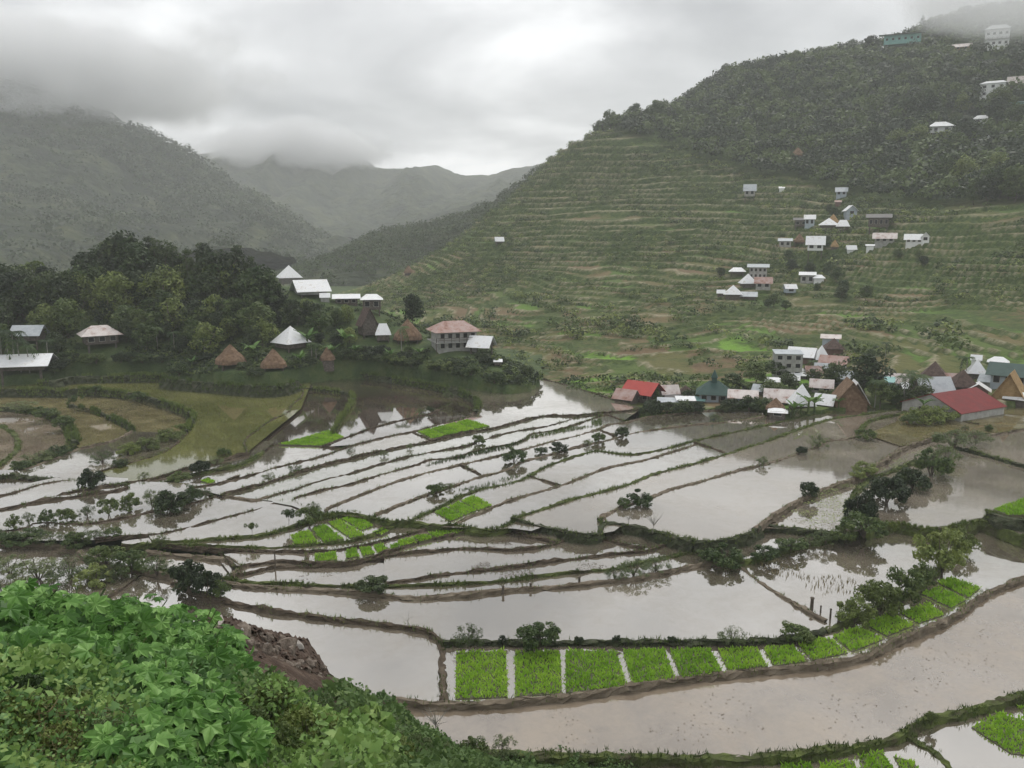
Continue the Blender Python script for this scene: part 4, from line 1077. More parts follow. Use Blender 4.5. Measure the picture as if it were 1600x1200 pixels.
# ------------------------------------------------------------------ houses and huts
def tin_mat(name, c0, c1, rust=None, rough=0.45):
    m, nt, b = newmat(name)
    tc = N(nt, 'ShaderNodeTexCoord')
    n = N(nt, 'ShaderNodeTexNoise', {'Scale': 0.9, 'Detail': 7, 'Roughness': 0.65}); nt.links.new(tc.outputs['Object'], n.inputs['Vector'])
    st = [(0.3, c0), (0.55, c1)] + ([(0.66, rust), (0.8, tuple(x * 0.7 for x in rust))] if rust else [(0.8, tuple(x * 0.85 for x in c1))])
    r = ramp(nt, st, n.outputs['Fac']); nt.links.new(r.outputs[0], b.inputs['Base Color'])
    w = N(nt, 'ShaderNodeTexWave', {'Scale': 2.6, 'Distortion': 0.1}, wave_type='BANDS', bands_direction='X'); nt.links.new(tc.outputs['Object'], w.inputs['Vector'])
    bp = N(nt, 'ShaderNodeBump', {'Strength': 0.35, 'Distance': 0.05}); nt.links.new(w.outputs['Fac'], bp.inputs['Height']); nt.links.new(bp.outputs[0], b.inputs['Normal'])
    b.inputs['Roughness'].default_value = rough; b.inputs['Metallic'].default_value = 0.0; b.inputs['Specular IOR Level'].default_value = 0.22
    return m
M['tin'] = tin_mat('white_tin', (0.66, 0.67, 0.68), (0.76, 0.77, 0.78), (0.6, 0.58, 0.55))
M['greytin'] = tin_mat('grey_tin', (0.3, 0.33, 0.36), (0.45, 0.48, 0.5))
M['rusttin'] = tin_mat('rusty_tin', (0.42, 0.34, 0.32), (0.34, 0.22, 0.19), (0.22, 0.11, 0.08), 0.7)
M['paleRust'] = tin_mat('pale_rusty_tin', (0.62, 0.58, 0.56), (0.5, 0.44, 0.42), (0.3, 0.18, 0.14), 0.6)
M['red'] = tin_mat('red_tin', (0.19, 0.012, 0.012), (0.14, 0.01, 0.01), None, 0.5)
M['brightred'] = tin_mat('bright_red_tin', (0.42, 0.06, 0.048), (0.36, 0.05, 0.042))
M['green'] = tin_mat('green_tin', (0.02, 0.048, 0.042), (0.034, 0.074, 0.064), None, 0.5)
M['teal'] = tin_mat('teal_tin', (0.16, 0.34, 0.33), (0.24, 0.42, 0.4))
M['darkroof'] = tin_mat('dark_tin', (0.05, 0.05, 0.055), (0.1, 0.095, 0.09))
M['thatch'] = noise_mat('thatch', [(0.3, (0.09, 0.055, 0.035)), (0.5, (0.17, 0.11, 0.07)), (0.75, (0.27, 0.19, 0.125))], 2.2, 8, 1.0, 0.9, 12)
M['newthatch'] = noise_mat('new_thatch', [(0.3, (0.2, 0.125, 0.055)), (0.5, (0.32, 0.21, 0.1)), (0.75, (0.42, 0.3, 0.16))], 1.6, 8, 1.0, 0.9, 10)
M['darkthatch'] = noise_mat('old_thatch', [(0.3, (0.05, 0.036, 0.032)), (0.5, (0.095, 0.066, 0.056)), (0.75, (0.15, 0.11, 0.095))], 2.2, 8, 1.0, 0.9, 12)
M['wood'] = noise_mat('grey_wood', [(0.3, (0.05, 0.042, 0.036)), (0.55, (0.11, 0.095, 0.08)), (0.75, (0.19, 0.17, 0.145))], 3, 7, 0.95, 0.5, 14)
M['concrete'] = noise_mat('concrete', [(0.3, (0.22, 0.22, 0.2)), (0.55, (0.34, 0.34, 0.32)), (0.8, (0.46, 0.45, 0.43))], 1.2, 8, 0.9, 0.3, 8)
M['white'] = noise_mat('white_paint', [(0.3, (0.62, 0.63, 0.62)), (0.7, (0.76, 0.77, 0.76))], 0.8, 7, 0.85, 0.1, 8)
M['blue'] = noise_mat('pale_blue_paint', [(0.3, (0.28, 0.33, 0.38)), (0.7, (0.42, 0.47, 0.51))], 0.8, 7, 0.85, 0.1, 8)
M['tealwall'] = noise_mat('teal_paint', [(0.3, (0.16, 0.36, 0.34)), (0.7, (0.26, 0.5, 0.46))], 0.8, 7, 0.85, 0.1, 8)
M['brick'] = noise_mat('rust_brown_wall', [(0.3, (0.09, 0.05, 0.04)), (0.7, (0.19, 0.12, 0.1))], 1.5, 7, 0.9, 0.3, 8)
M['pane'] = noise_mat('dark_window', [(0.4, (0.012, 0.013, 0.015)), (0.6, (0.03, 0.032, 0.034))], 2, 2, 0.25, 0.0)
M['frame'] = noise_mat('window_frame', [(0.4, (0.3, 0.28, 0.25)), (0.6, (0.42, 0.4, 0.37))], 3, 3, 0.8, 0.0)
brs = np.random.RandomState(77)
def slab(b, q, t):
    """thick roof plane from 4 (or 3) corners"""
    q = [np.array(p, float) for p in q]; n = np.cross(q[1] - q[0], q[2] - q[0]); n = n / np.linalg.norm(n)
    if n[2] < 0: q = q[::-1]; n = -n
    k = len(q)
    b.add([p for p in q] + [p - n * t for p in q], [tuple(range(k)), tuple(range(2 * k - 1, k - 1, -1))] + [(i, k + i, k + (i + 1) % k, (i + 1) % k) for i in range(k)])
def gable_roof(b, w, d, z, h, ov, t, axis):
    W, D = w / 2 + ov, d / 2 + ov; e_ = -h * ov / (d / 2 if axis == 'x' else w / 2)
    if axis == 'x':
        slab(b, [(-W, -D, z + e_), (W, -D, z + e_), (W, 0, z + h), (-W, 0, z + h)], t); slab(b, [(-W, 0, z + h), (W, 0, z + h), (W, D, z + e_), (-W, D, z + e_)], t)
    else:
        slab(b, [(-W, -D, z + e_), (0, -D, z + h), (0, D, z + h), (-W, D, z + e_)], t); slab(b, [(0, -D, z + h), (W, -D, z + e_), (W, D, z + e_), (0, D, z + h)], t)
def hip_roof(b, w, d, z, h, ov, t, ridge):
    W, D, r_ = w / 2 + ov, d / 2 + ov, ridge * w / 2
    c = [(-W, -D, z), (W, -D, z), (W, D, z), (-W, D, z)]; a0, a1 = (-r_, 0, z + h), (r_, 0, z + h)
    if r_ < 0.02:
        a = (0, 0, z + h)
        for i in range(4): slab(b, [c[i], c[(i + 1) % 4], a], t)
    else:
        slab(b, [c[0], c[1], a1, a0], t); slab(b, [c[2], c[3], a0, a1], t); slab(b, [c[1], c[2], a1], t); slab(b, [c[3], c[0], a0], t)
def shed_roof(b, w, d, z, h, ov, t):
    W, D = w / 2 + ov, d / 2 + ov
    slab(b, [(-W, -D, z), (W, -D, z), (W, D, z + h), (-W, D, z + h)], t)
def thatch_roof(w, d, z, h, ov):
    """heavy thatched cone on a square plan with a ragged eave"""
    n, rings = 28, 8; vs_, fs_ = [], []
    for j in range(rings + 1):
        t = j / rings
        if j == 0: s, zz = 1.0, z - 0.10 * h
        else: s, zz = (1 - t) ** 0.92 * 1.02 + 0.015, z + h * t
        for i in range(n):
            a = 2 * math.pi * i / n; c_, s2 = math.cos(a), math.sin(a)
            k = 1.0 / (abs(c_) ** 3.0 + abs(s2) ** 3.0) ** (1 / 3.0)
            k = k * (1 - t) + 1.0 * t
            rr = s * k * (1 + 0.02 * brs.normal())
            vs_.append((c_ * rr * (w / 2 + ov), s2 * rr * (d / 2 + ov), zz + 0.016 * h * brs.normal()))
    for j in range(rings):
        for i in range(n): fs_.append((j * n + i, j * n + (i + 1) % n, (j + 1) * n + (i + 1) % n, (j + 1) * n + i))
    fs_.append(tuple(rings * n + i for i in range(n))); fs_.append(tuple(range(n - 1, -1, -1)))
    return MB().add(vs_, fs_)
HOUSES = []; HPX = []
def house(kind, u, vb, wpx, rpx, hpx, ppx, roof, wall, label, yaw=0, dr=0.8, ov=0.12, axis='x', win=0, name=None, storeys=1, door=False, at=None, ridge=0.5, balcony=False):
    p = hit(u, vb) if at is None else np.array(at)
    s = p[1] / FPX
    w, rh, h, ph = wpx * s, rpx * s, hpx * s, ppx * s
    d = w * dr; ovm = ov * w
    bw, bd = w / (1 + 2 * ov), d / (1 + 2 * ov)
    az = math.atan2(p[0], p[1])
    nm = name or {'thatch': 'thatched_hut', 'pyr': 'pyramid_roof_hut', 'gable': 'gabled_house', 'hip': 'hip_roof_house', 'shed': 'shed'}[kind]
    # pedestal reaches into the slope so that nothing hovers
    o = empty(nm, (p[0], p[1] + bd * 0.35, p[2]), -az + R(yaw))
    cat = 'hut' if kind in ('thatch', 'pyr') else ('shed' if kind == 'shed' else 'house')
    tag(o, label, cat, 'houses and huts of the village')
    z0 = ph
    if ph > 0.15:
        r_ = 0.02 * w + 0.05
        for sx in (-1, 1):
            for sy in (-1, 1):
                MB().tube((sx * bw * 0.42, sy * bd * 0.42, -1.6), (sx * bw * 0.42, sy * bd * 0.42, z0 + 0.05), r_, r_, 6).build('post', M['wood'], o)
        zb = z0
    else:
        zb = -1.8; z0 = 0
    zt = z0 + h
    if kind == 'gable':
        b = MB(); e_ = bd / 2 if axis == 'x' else bw / 2
        X_, Y_ = bw / 2, bd / 2
        if axis == 'x':
            for sx in (-1, 1): pass
            pr = [(-Y_, zb), (Y_, zb), (Y_, zt), (0, zt + rh * 0.97), (-Y_, zt)]
            b.add([(-X_, a, c) for a, c in pr] + [(X_, a, c) for a, c in pr], [(0, 1, 2, 3, 4)[::-1], (5, 6, 7, 8, 9)] + [(i, (i + 1) % 5, 5 + (i + 1) % 5, 5 + i) for i in range(5)])
        else:
            pr = [(-X_, zb), (X_, zb), (X_, zt), (0, zt + rh * 0.97), (-X_, zt)]
            b.add([(a, -Y_, c) for a, c in pr] + [(a, Y_, c) for a, c in pr], [(0, 1, 2, 3, 4), (9, 8, 7, 6, 5)] + [(i, 5 + i, 5 + (i + 1) % 5, (i + 1) % 5) for i in range(5)])
        b.build('wall', M[wall], o)
        rb = MB(); gable_roof(rb, bw, bd, zt + 0.04, rh, ovm, 0.06, axis); rb.build('roof', M[roof], o)
    else:
        MB().box(-bw / 2, bw / 2, -bd / 2, bd / 2, zb, zt + (0.1 if kind != 'shed' else 0)).build('wall', M[wall], o)
        if kind == 'thatch': thatch_roof(bw, bd, zt, rh, ovm).build('roof', M[roof], o)
        else:
            rb = MB()
            if kind == 'pyr': hip_roof(rb, bw, bd, zt - 0.02, rh, ovm, 0.05, 0)
            elif kind == 'hip': hip_roof(rb, bw, bd, zt - 0.02, rh, ovm, 0.05, ridge)
            else: shed_roof(rb, bw, bd, zt + 0.04, rh, ovm, 0.05)
            rb.build('roof', M[roof], o)
    if win:
        sh = h / storeys
        for st in range(storeys):
            for i in range(win):
                x = -bw / 2 + bw * (i + 0.5) / win; ww = min(bw / win * 0.5, 1.3); wh = min(sh * 0.48, 1.25); zc = z0 + sh * (st + 0.56)
                fo = MB().box(x - ww / 2 - 0.06, x + ww / 2 + 0.06, -bd / 2 - 0.05, -bd / 2 + 0.02, zc - wh / 2 - 0.06, zc + wh / 2 + 0.06).build('window', M['frame'], o)
                MB().box(x - ww / 2, x + ww / 2, -bd / 2 - 0.07, -bd / 2 - 0.03, zc - wh / 2, zc + wh / 2).build('pane', M['pane'], fo)
    if door:
        MB().box(bw * 0.18, bw * 0.18 + min(1.0, bw * .2), -bd / 2 - 0.05, -bd / 2 + 0.02, z0, z0 + min(2.0, h * 0.8)).build('door', M['wood'], o)
    if balcony:
        zc = z0 + h * 0.48
        MB().box(-bw / 2 - 0.7, bw / 2 + 0.7, -bd / 2 - 1.0, bd / 2 + 0.3, zc - 0.12, zc).build('balcony_floor', M['concrete'], o)
        for q in (0.35, 0.7):
            MB().box(-bw / 2 - 0.7, bw / 2 + 0.7, -bd / 2 - 1.0, -bd / 2 - 0.94, zc + q, zc + q + 0.07).build('railing', M['wood'], o)
        for i in range(7):
            x = -bw / 2 - 0.65 + (bw + 1.3) * i / 6; MB().box(x - .05, x + .05, -bd / 2 - 0.99, -bd / 2 - 0.9, zc - 2.0 if i in (0, 6) else zc, zc + 0.78).build('baluster', M['wood'], o)
    HOUSES.append((o, p, w)); HPX.append((u, vb, wpx, rpx + hpx + ppx))
    return o

H = house
# --- knoll
H('gable', 33, 603, 82, 11, 12, 9, 'tin', 'wood', 'low wooden house with a wide white tin roof at the edge of the green paddy', -18, 0.7)
H('hip', 152, 549, 58, 14, 14, 10, 'paleRust', 'wood', 'stilt house with a patchy rusty white roof below the wooded knoll', 8, 0.8, win=3)
H('gable', 42, 545, 46, 11, 12, 12, 'greytin', 'wood', 'grey roofed stilt house half hidden among thin trunks', -25, 0.8)
H('thatch', 357, 577, 46, 27, 3, 7, 'thatch', 'wood', 'thatched hut on posts with a brown pointed roof, beside the smooth grass bank', 12, 1.0)
H('thatch', 425, 580, 40, 26, 4, 3, 'thatch', 'wood', 'thatched hut with a pointed brown roof below the white pyramid roof', 0, 1.0)
H('thatch', 511, 582, 24, 18, 3, 0, 'thatch', 'wood', 'smallest thatched hut, alone on the bank above the brown paddies', 0, 1.0)
H('pyr', 452, 549, 44, 26, 8, 4, 'tin', 'wood', 'hut with a bright white pyramid roof low on the wooded knoll', 35, 1.0)
H('pyr', 450, 447, 34, 19, 9, 4, 'tin', 'wood', 'hut with a white pyramid roof on the knoll top under the tall tree', 10, 1.0)
H('gable', 482, 464, 52, 13, 9, 3, 'tin', 'concrete', 'house with a folded white roof beside the knoll top pyramid hut', 15, 0.9)
H('gable', 507, 472, 16, 5, 8, 0, 'tin', 'concrete', 'tiny white roofed shed between two knoll top houses', 0, 0.9)
H('shed', 540, 476, 42, 5, 9, 0, 'tin', 'wood', 'long low white roofed house on the knoll ridge', 0, 0.6, win=3)
H('hip', 580, 490, 34, 8, 16, 6, 'tin', 'wood', 'white roofed house on posts above the steep dark gable', 0, 0.8, win=2, ridge=0.6)
H('gable', 573, 528, 28, 22, 20, 4, 'darkthatch', 'wood', 'tall dark steep gabled house among the knoll trees', 20, 1.0, axis='y')
H('hip', 598, 536, 24, 17, 9, 3, 'tin', 'wood', 'hut with a white flared roof next to the thatched hut on the knoll', 0, 1.0, ridge=0.62)
H('thatch', 636, 537, 44, 28, 5, 3, 'thatch', 'wood', 'thatched hut with a broad brown roof beside the two storey house', 0, 1.0)
two = H('hip', 708, 547, 74, 15, 30, 0, 'rusttin', 'concrete', 'two storey house with a rusty hip roof and balcony at the knoll end', 16, 0.75, 0.1, win=5, storeys=2, balcony=True, ridge=0.55)
H('gable', 752, 556, 38, 13, 4, 13, 'tin', 'wood', 'open white roofed shelter on posts beside the two storey house', -20, 1.0)
H('shed', 778, 573, 14, 3, 5, 2, 'tin', 'wood', 'tiny white topped lean-to on the bushy knoll tip', 0, 0.9)
# --- far terraces
H('gable', 780, 383, 14, 5, 4, 2, 'tin', 'wood', 'lone white roofed hut high on the empty terraces', 10, 0.8)
H('thatch', 638, 431, 15, 11, 3, 2, 'thatch', 'wood', 'lone thatched hut on the edge of the misty terraces', 0, 1.0)
H('thatch', 1248, 248, 20, 11, 3, 3, 'thatch', 'wood', 'lone thatched hut just below the hillside forest', 0, 1.0)
H('gable', 1172, 316, 19, 8, 10, 7, 'greytin', 'concrete', 'narrow grey house on tall posts amid scrub on the terraces', 0, 0.9, win=2)
H('shed', 1222, 300, 9, 3, 4, 0, 'tin', 'white', 'tiny white shed in the terraces beside the narrow stilt house', 0, 0.9)
H('gable', 1316, 307, 18, 5, 8, 0, 'greytin', 'blue', 'pale blue house with a grey roof above the hillside hamlet', 0, 0.8, win=2)
# upper hamlet
H('shed', 1310, 324, 10, 3, 6, 0, 'rusttin', 'brick', 'small rusty shed at the top of the hillside hamlet', 0, 0.9)
H('gable', 1330, 340, 20, 7, 9, 0, 'tin', 'blue', 'white gabled house at the top of the hillside hamlet', 20, 0.8, axis='y', win=1)
H('shed', 1252, 358, 22, 4, 9, 2, 'darkroof', 'wood', 'dark flat roofed house at the end of the hillside hamlet', 0, 0.7, win=2)
H('gable', 1266, 354, 17, 5, 12, 0, 'tin', 'blue', 'bluish house with a white roof beside the dark flat roofed one', 0, 0.8, win=2)
H('thatch', 1303, 352, 18, 13, 3, 0, 'newthatch', 'wood', 'orange brown thatched roof behind the white pyramid in the hamlet', 0, 1.0)
H('pyr', 1297, 358, 24, 11, 4, 0, 'tin', 'wood', 'white pyramid roof in front of the orange brown thatch in the hamlet', 20, 1.0)
H('hip', 1319, 358, 20, 10, 4, 0, 'tin', 'wood', 'white hip roofed hut next to the white pyramid in the hamlet', 0, 1.0, ridge=0.6)
H('shed', 1374, 362, 36, 6, 14, 4, 'darkroof', 'wood', 'long dark roofed house amid trees of the hillside hamlet', 0, 0.5, win=4)
H('shed', 1228, 386, 21, 4, 9, 0, 'greytin', 'concrete', 'grey concrete house at the lower end of the hillside hamlet', 0, 0.8, win=2)
H('thatch', 1250, 384, 17, 12, 3, 2, 'thatch', 'wood', 'thatched hut between the grey house and the tall stilt house', 0, 1.0)
H('gable', 1275, 405, 28, 10, 12, 13, 'tin', 'white', 'tall house on orange stilts with a white front roof in the hamlet', 0, 0.8, win=2)
H('thatch', 1305, 389, 12, 10, 3, 0, 'newthatch', 'wood', 'small thatched hut beside the tall stilt house', 0, 1.0)
H('gable', 1331, 393, 15, 5, 4, 0, 'tin', 'white', 'low white hut on the grassy step below the hamlet', 15, 0.8)
H('shed', 1360, 391, 13, 2, 5, 0, 'tin', 'white', 'small flat white shed near the pink house', 0, 0.6)
H('gable', 1384, 383, 34, 6, 9, 0, 'paleRust', 'concrete', 'pinkish roofed house on the hamlet terrace', 0, 0.6, win=3)
H('gable', 1430, 381, 28, 6, 8, 0, 'tin', 'white', 'white house with a tall arched gable at the end of the terrace', 0, 0.6, win=3)
H('gable', 1447, 379, 13, 6, 9, 0, 'tin', 'white', 'white gabled annex at the end of the hamlet terrace', 0, 0.8, axis='y', win=1)
# lower hamlet
H('shed', 1186, 437, 32, 4, 18, 0, 'greytin', 'concrete', 'boxy two storey grey house in the lower hamlet', 0, 0.8, win=4, storeys=2)
H('hip', 1153, 434, 25, 6, 4, 2, 'tin', 'wood', 'hut with a flat white oval roof in the lower hamlet', 0, 0.8, ridge=0.6)
H('pyr', 1170, 448, 24, 15, 4, 0, 'tin', 'wood', 'white pyramid roof below the boxy grey house', 15, 1.0)
H('gable', 1194, 452, 27, 7, 11, 0, 'rusttin', 'concrete', 'rust roofed concrete house below the boxy grey house', 0, 0.8, win=2)
H('pyr', 1147, 466, 28, 14, 5, 0, 'tin', 'wood', 'lowest white pyramid roof of the lower hamlet', 0, 1.0)
H('gable', 1127, 463, 13, 4, 5, 0, 'tin', 'wood', 'small white hut at the outer end of the lower hamlet', 0, 0.8)
H('gable', 1171, 468, 26, 5, 5, 0, 'greytin', 'wood', 'low grey roofed hut at the foot of the lower hamlet', 0, 0.8)
H('shed', 1263, 443, 25, 4, 13, 0, 'tin', 'concrete', 'white flat roofed house standing apart beside a dark thicket', 0, 0.8, win=2)
H('hip', 1281, 442, 18, 5, 6, 0, 'tin', 'white', 'white hip roofed annex beside the dark thicket', 0, 0.9)
H('gable', 1235, 462, 19, 5, 8, 2, 'tin', 'blue', 'small bluish hut with a white roof below the thicket', 20, 0.8, win=1)
# hilltop
H('shed', 1412, 72, 62, 4, 13, 3, 'greytin', 'tealwall', 'long teal house with a pale roof on the forest skyline', 0, 0.35, win=6)
H('shed', 1517, 42, 33, 4, 7, 0, 'darkroof', 'wood', 'dark flat roofed house on the misty skyline', 0, 0.5)
H('hip', 1561, 76, 35, 8, 27, 0, 'greytin', 'white', 'two storey house with white and teal floors near the hilltop', 0, 0.7, 0.05, win=4, storeys=2, ridge=0.6, balcony=True)
H('gable', 1505, 79, 26, 4, 6, 0, 'paleRust', 'newthatch', 'low yellowish house below the dark skyline house', 0, 0.6, win=2)
H('shed', 1549, 104, 25, 3, 9, 0, 'greytin', 'concrete', 'grey house under the two storey hilltop house', 0, 0.7, win=2)
H('shed', 1592, 112, 24, 3, 11, 0, 'darkroof', 'wood', 'dark house at the hill edge beside the white house', 0, 0.7)
H('hip', 1557, 152, 36, 5, 20, 0, 'tin', 'white', 'white two storey house with dark windows on the wooded hill', -6, 0.8, 0.05, win=3, storeys=2, ridge=0.7)
H('gable', 1592, 137, 26, 9, 8, 0, 'paleRust', 'wood', 'house with a pale rusty gable beside the white two storey house', 0, 0.8)
H('shed', 1592, 170, 24, 3, 9, 0, 'teal', 'tealwall', 'teal roofed house under the rusty gable', 0, 0.7)
H('hip', 1472, 213, 36, 8, 9, 5, 'tin', 'white', 'white house on posts at the lower edge of the forest', 8, 0.8, win=2)
H('hip', 1535, 198, 23, 6, 7, 4, 'tin', 'white', 'small white house on posts below two brown huts', 0, 0.8, win=2, ridge=0.6)
H('shed', 1546, 218, 11, 2, 5, 0, 'tin', 'white', 'tiny white shed under the small white house', 0, 0.8)
for (u_, v_, w_, r_, l_) in [(1491,187,16,12,'brown thatched hut beside the white house at the forest edge'), (1521,179,19,11,'brown thatched hut above the small white house'), (1523,118,13,10,'brown thatched hut below the yellowish house')]:
    H('thatch', u_, v_, w_, r_, 2, 0, 'darkthatch', 'wood', l_, 0, 1.0)
# --- near village
H('gable', 1006, 628, 54, 13, 17, 0, 'brightred', 'wood', 'wooden house with a bright red roof at the far paddy corner', -28, 0.9, win=3)
H('gable', 980, 632, 36, 11, 11, 0, 'rusttin', 'wood', 'low brown roofed shack in front of the bright red roof', -28, 0.9)
church = H('hip', 1118, 628, 54, 19, 13, 0, 'green', 'blue', 'chapel with a dark green roof and a small steeple', 0, 0.9, win=3, door=True, ridge=0.35, name='chapel')
H('gable', 1163, 633, 46, 8, 13, 0, 'paleRust', 'blue', 'pale pink roofed house right beside the green chapel', 0, 0.8, win=3)
H('gable', 1226, 631, 56, 13, 8, 0, 'paleRust', 'wood', 'wide pale rusty roof between the chapel side house and the white tent roof', 0, 0.8)
for i_, (u_, v_, w_, m_, y_) in enumerate([(1045,632,34,'greytin',0),(1072,632,30,'tin',8),(1090,630,26,'teal',-6),(1055,627,30,'darkroof',0)]):
    H('shed', u_, v_, w_, 3, 4, 0, m_, 'wood', ['low lean-to with a grey tin roof behind the hedge','low lean-to with a white tin roof behind the hedge','low lean-to with a teal sheet roof by the chapel','low lean-to with a dark roof behind the white one'][i_], y_, 0.7)
H('thatch', 1214, 645, 30, 16, 3, 0, 'thatch', 'wood', 'small brown thatched hut above the tiny white roofed shack', 0, 1.0)
H('hip', 1217, 657, 30, 5, 8, 0, 'tin', 'wood', 'tiny white roofed shack at the paddy edge', 0, 0.9, win=1)
H('shed', 1232, 590, 44, 3, 38, 0, 'greytin', 'concrete', 'three storey bare concrete house at the back of the village', 10, 0.7, 0.03, win=3, storeys=3)
H('gable', 1256, 568, 42, 10, 14, 0, 'tin', 'brick', 'house with a white roof leaning against the concrete house', -12, 0.8)
H('hip', 1256, 592, 40, 9, 6, 0, 'tin', 'wood', 'white oval roofed hut below the concrete house', 0, 0.9, ridge=0.6)
H('gable', 1241, 599, 20, 5, 7, 0, 'tin', 'wood', 'small white shed below the oval roofed hut', 0, 0.8)
H('pyr', 1305, 556, 30, 16, 10, 0, 'darkthatch', 'brick', 'dark red brown pyramid hut at the rear of the village', 10, 1.0)
H('shed', 1300, 540, 30, 4, 11, 0, 'paleRust', 'blue', 'blue walled shed behind the dark pyramid hut', 0, 0.8)
H('pyr', 1285, 566, 22, 22, 4, 0, 'tin', 'wood', 'narrow white peaked hut beside the dark pyramid hut', 20, 1.0)
H('gable', 1306, 578, 42, 9, 12, 0, 'rusttin', 'concrete', 'house with a rust red roof below the dark pyramid hut', -10, 0.8, win=2)
H('pyr', 1255, 637, 37, 33, 4, 0, 'tin', 'wood', 'tall white peaked tent roof beside the banana plants', 18, 1.0)
H('gable', 1286, 614, 36, 9, 11, 0, 'paleRust', 'concrete', 'grey rusty house behind the tall white peaked roof', 0, 0.8, win=2)
H('gable', 1292, 635, 32, 12, 6, 0, 'tin', 'wood', 'white roofed hut between the peaked roof and the big brown hut', -15, 0.9)
H('gable', 1331, 641, 58, 32, 10, 0, 'thatch', 'thatch', 'big brown thatched hut with a steep gable at the paddy edge', 12, 0.9, 0.1, axis='y')
H('gable', 1338, 634, 40, 26, 12, 0, 'tin', 'wood', 'white roof rising just behind the big brown thatched gable', 12, 0.8, axis='y')
H('gable', 1404, 608, 38, 10, 13, 0, 'paleRust', 'blue', 'pinkish roofed blue house between the dark trees and the palms', 0, 0.8, win=2)
H('gable', 1462, 624, 56, 22, 11, 0, 'greytin', 'concrete', 'house with a large grey tin gable behind the big red roof', 32, 0.9, win=2)
H('gable', 1485, 613, 34, 8, 10, 0, 'tin', 'concrete', 'white roofed annex beside the large grey tin gable', 0, 0.8)
H('pyr', 1464, 597, 38, 24, 8, 0, 'darkthatch', 'brick', 'reddish brown pyramid hut behind the grey tin gable', 0, 1.0)
H('pyr', 1508, 613, 38, 26, 8, 0, 'darkthatch', 'wood', 'dark brown pyramid hut behind the big red roof', 20, 1.0)
H('pyr', 1529, 591, 28, 22, 6, 0, 'tin', 'wood', 'white pyramid roof behind the dark brown pyramid hut', 10, 1.0)
H('gable', 1532, 618, 36, 9, 10, 0, 'tin', 'brick', 'small white gabled hut between the dark pyramid and the new thatch', 0, 0.8, axis='y')
H('gable', 1586, 607, 62, 13, 24, 0, 'green', 'blue', 'pale blue house with a green roof at the end of the village', -8, 0.8, win=3)
H('hip', 1563, 572, 30, 8, 6, 0, 'tin', 'white', 'low white roofed house behind the green roof', 0, 0.8)
H('gable', 1527, 566, 16, 6, 5, 0, 'tin', 'white', 'small white shed behind the village palms', 0, 0.8)
H('gable', 1586, 626, 52, 36, 8, 0, 'newthatch', 'newthatch', 'golden new thatched hut with a dark doorway beside the red roof', -6, 1.0, 0.1, axis='y')
H('gable', 1592, 640, 34, 8, 6, 0, 'tin', 'wood', 'low white roof in front of the golden thatched hut', -10, 0.9)
for a_ in [('gable',1046,622,30,10,9,0,'paleRust','wood','small pinkish shack between the red roof and the chapel',20,0.8),('pyr',1072,620,22,12,6,0,'darkthatch','wood','little dark pyramid hut behind the hedge',0,1.0),
           ('gable',1192,618,28,7,8,0,'greytin','wood','small grey shack behind the wide rusty roof',-15,0.8),('gable',1272,590,26,8,9,0,'rusttin','brick','rusty shack between the oval roof and the rust red roof',15,0.8),
           ('gable',1322,600,34,9,10,0,'greytin','concrete','grey shack above the big brown thatched hut',-20,0.8),('shed',1384,606,30,5,10,0,'teal','blue','teal roofed shed behind the palms',0,0.8),
           ('gable',1424,616,30,9,9,0,'tin','wood','white roofed shack under the palms',25,0.8),('gable',1447,606,30,8,9,0,'rusttin','brick','rusty shack before the reddish pyramid hut',-10,0.8),
           ('gable',1492,600,28,8,8,0,'rusttin','wood','rusty shack between two dark pyramid huts',10,0.8),('gable',1550,604,30,8,9,0,'greytin','concrete','grey shack beside the green roofed house',-15,0.8),
           ('shed',1208,604,24,4,8,0,'tin','wood','white flat shack below the concrete house',0,0.8),('gable',1285,582,22,6,8,0,'greytin','wood','small grey gable under the narrow peaked hut',0,0.8)]:
    H(*a_)
# chapel steeple and the thatch doorway
s_ = hit(1118, 630)[1] / FPX
st = MB().box(-4 * s_, 4 * s_, -4 * s_, 4 * s_, 20 * s_, 38 * s_).build('steeple', M['green'], church)
rb = MB(); hip_roof(rb, 8 * s_, 8 * s_, 37.5 * s_, 13 * s_, 1.4 * s_, 0.05, 0); rb.build('spire', M['green'], st)
# the big red roof: low white gable end towards us, roof plane falling to the paddies
em = at_z(1540, 641, 2.75); yr = R(29)
ctr = np.array([em[0] - 4.6 * math.sin(yr), em[1] + 4.6 * math.cos(yr), 2.1])
red = empty('red_roof_house', tuple(ctr), yr)
tag(red, 'long house with a big dark red roof and white gable end at the paddy edge', 'house', 'houses and huts of the village')
pr = [(-4.3, -1.6), (4.3, -1.6), (4.3, 0.7), (0, 2.45), (-4.3, 0.7)]
MB().add([(x, y, z) for x in (-4.7, 4.7) for (y, z) in pr], [(4, 3, 2, 1, 0), (5, 6, 7, 8, 9)] + [(i, (i + 1) % 5, 5 + (i + 1) % 5, 5 + i) for i in range(5)]).build('wall', M['concrete'], red)
rb = MB(); gable_roof(rb, 9.5, 8.6, 0.74, 1.8, 0.22, 0.07, 'x'); rb.build('roof', M['red'], red)
for y in (-2.6, 1.2):
    f_ = MB().box(-4.77, -4.65, y - .5, y + .5, -0.1, 0.6).build('window', M['frame'], red); MB().box(-4.8, -4.75, y - .42, y + .42, -0.04, 0.54).build('pane', M['pane'], f_)

def hides(p, h, half, share=0.35):
    """would a tree of height h and crown half-width half at p stand before a house?"""
    u, v = to_px(p); s_ = FPX / p[1]; vt = v - h * s_
    for hu, hv, hw, hh in HPX:
        if abs(u - hu) < hw / 2 + half * s_ * 0.8 and v > hv - 3 and vt < hv - hh * share: return True
    return False
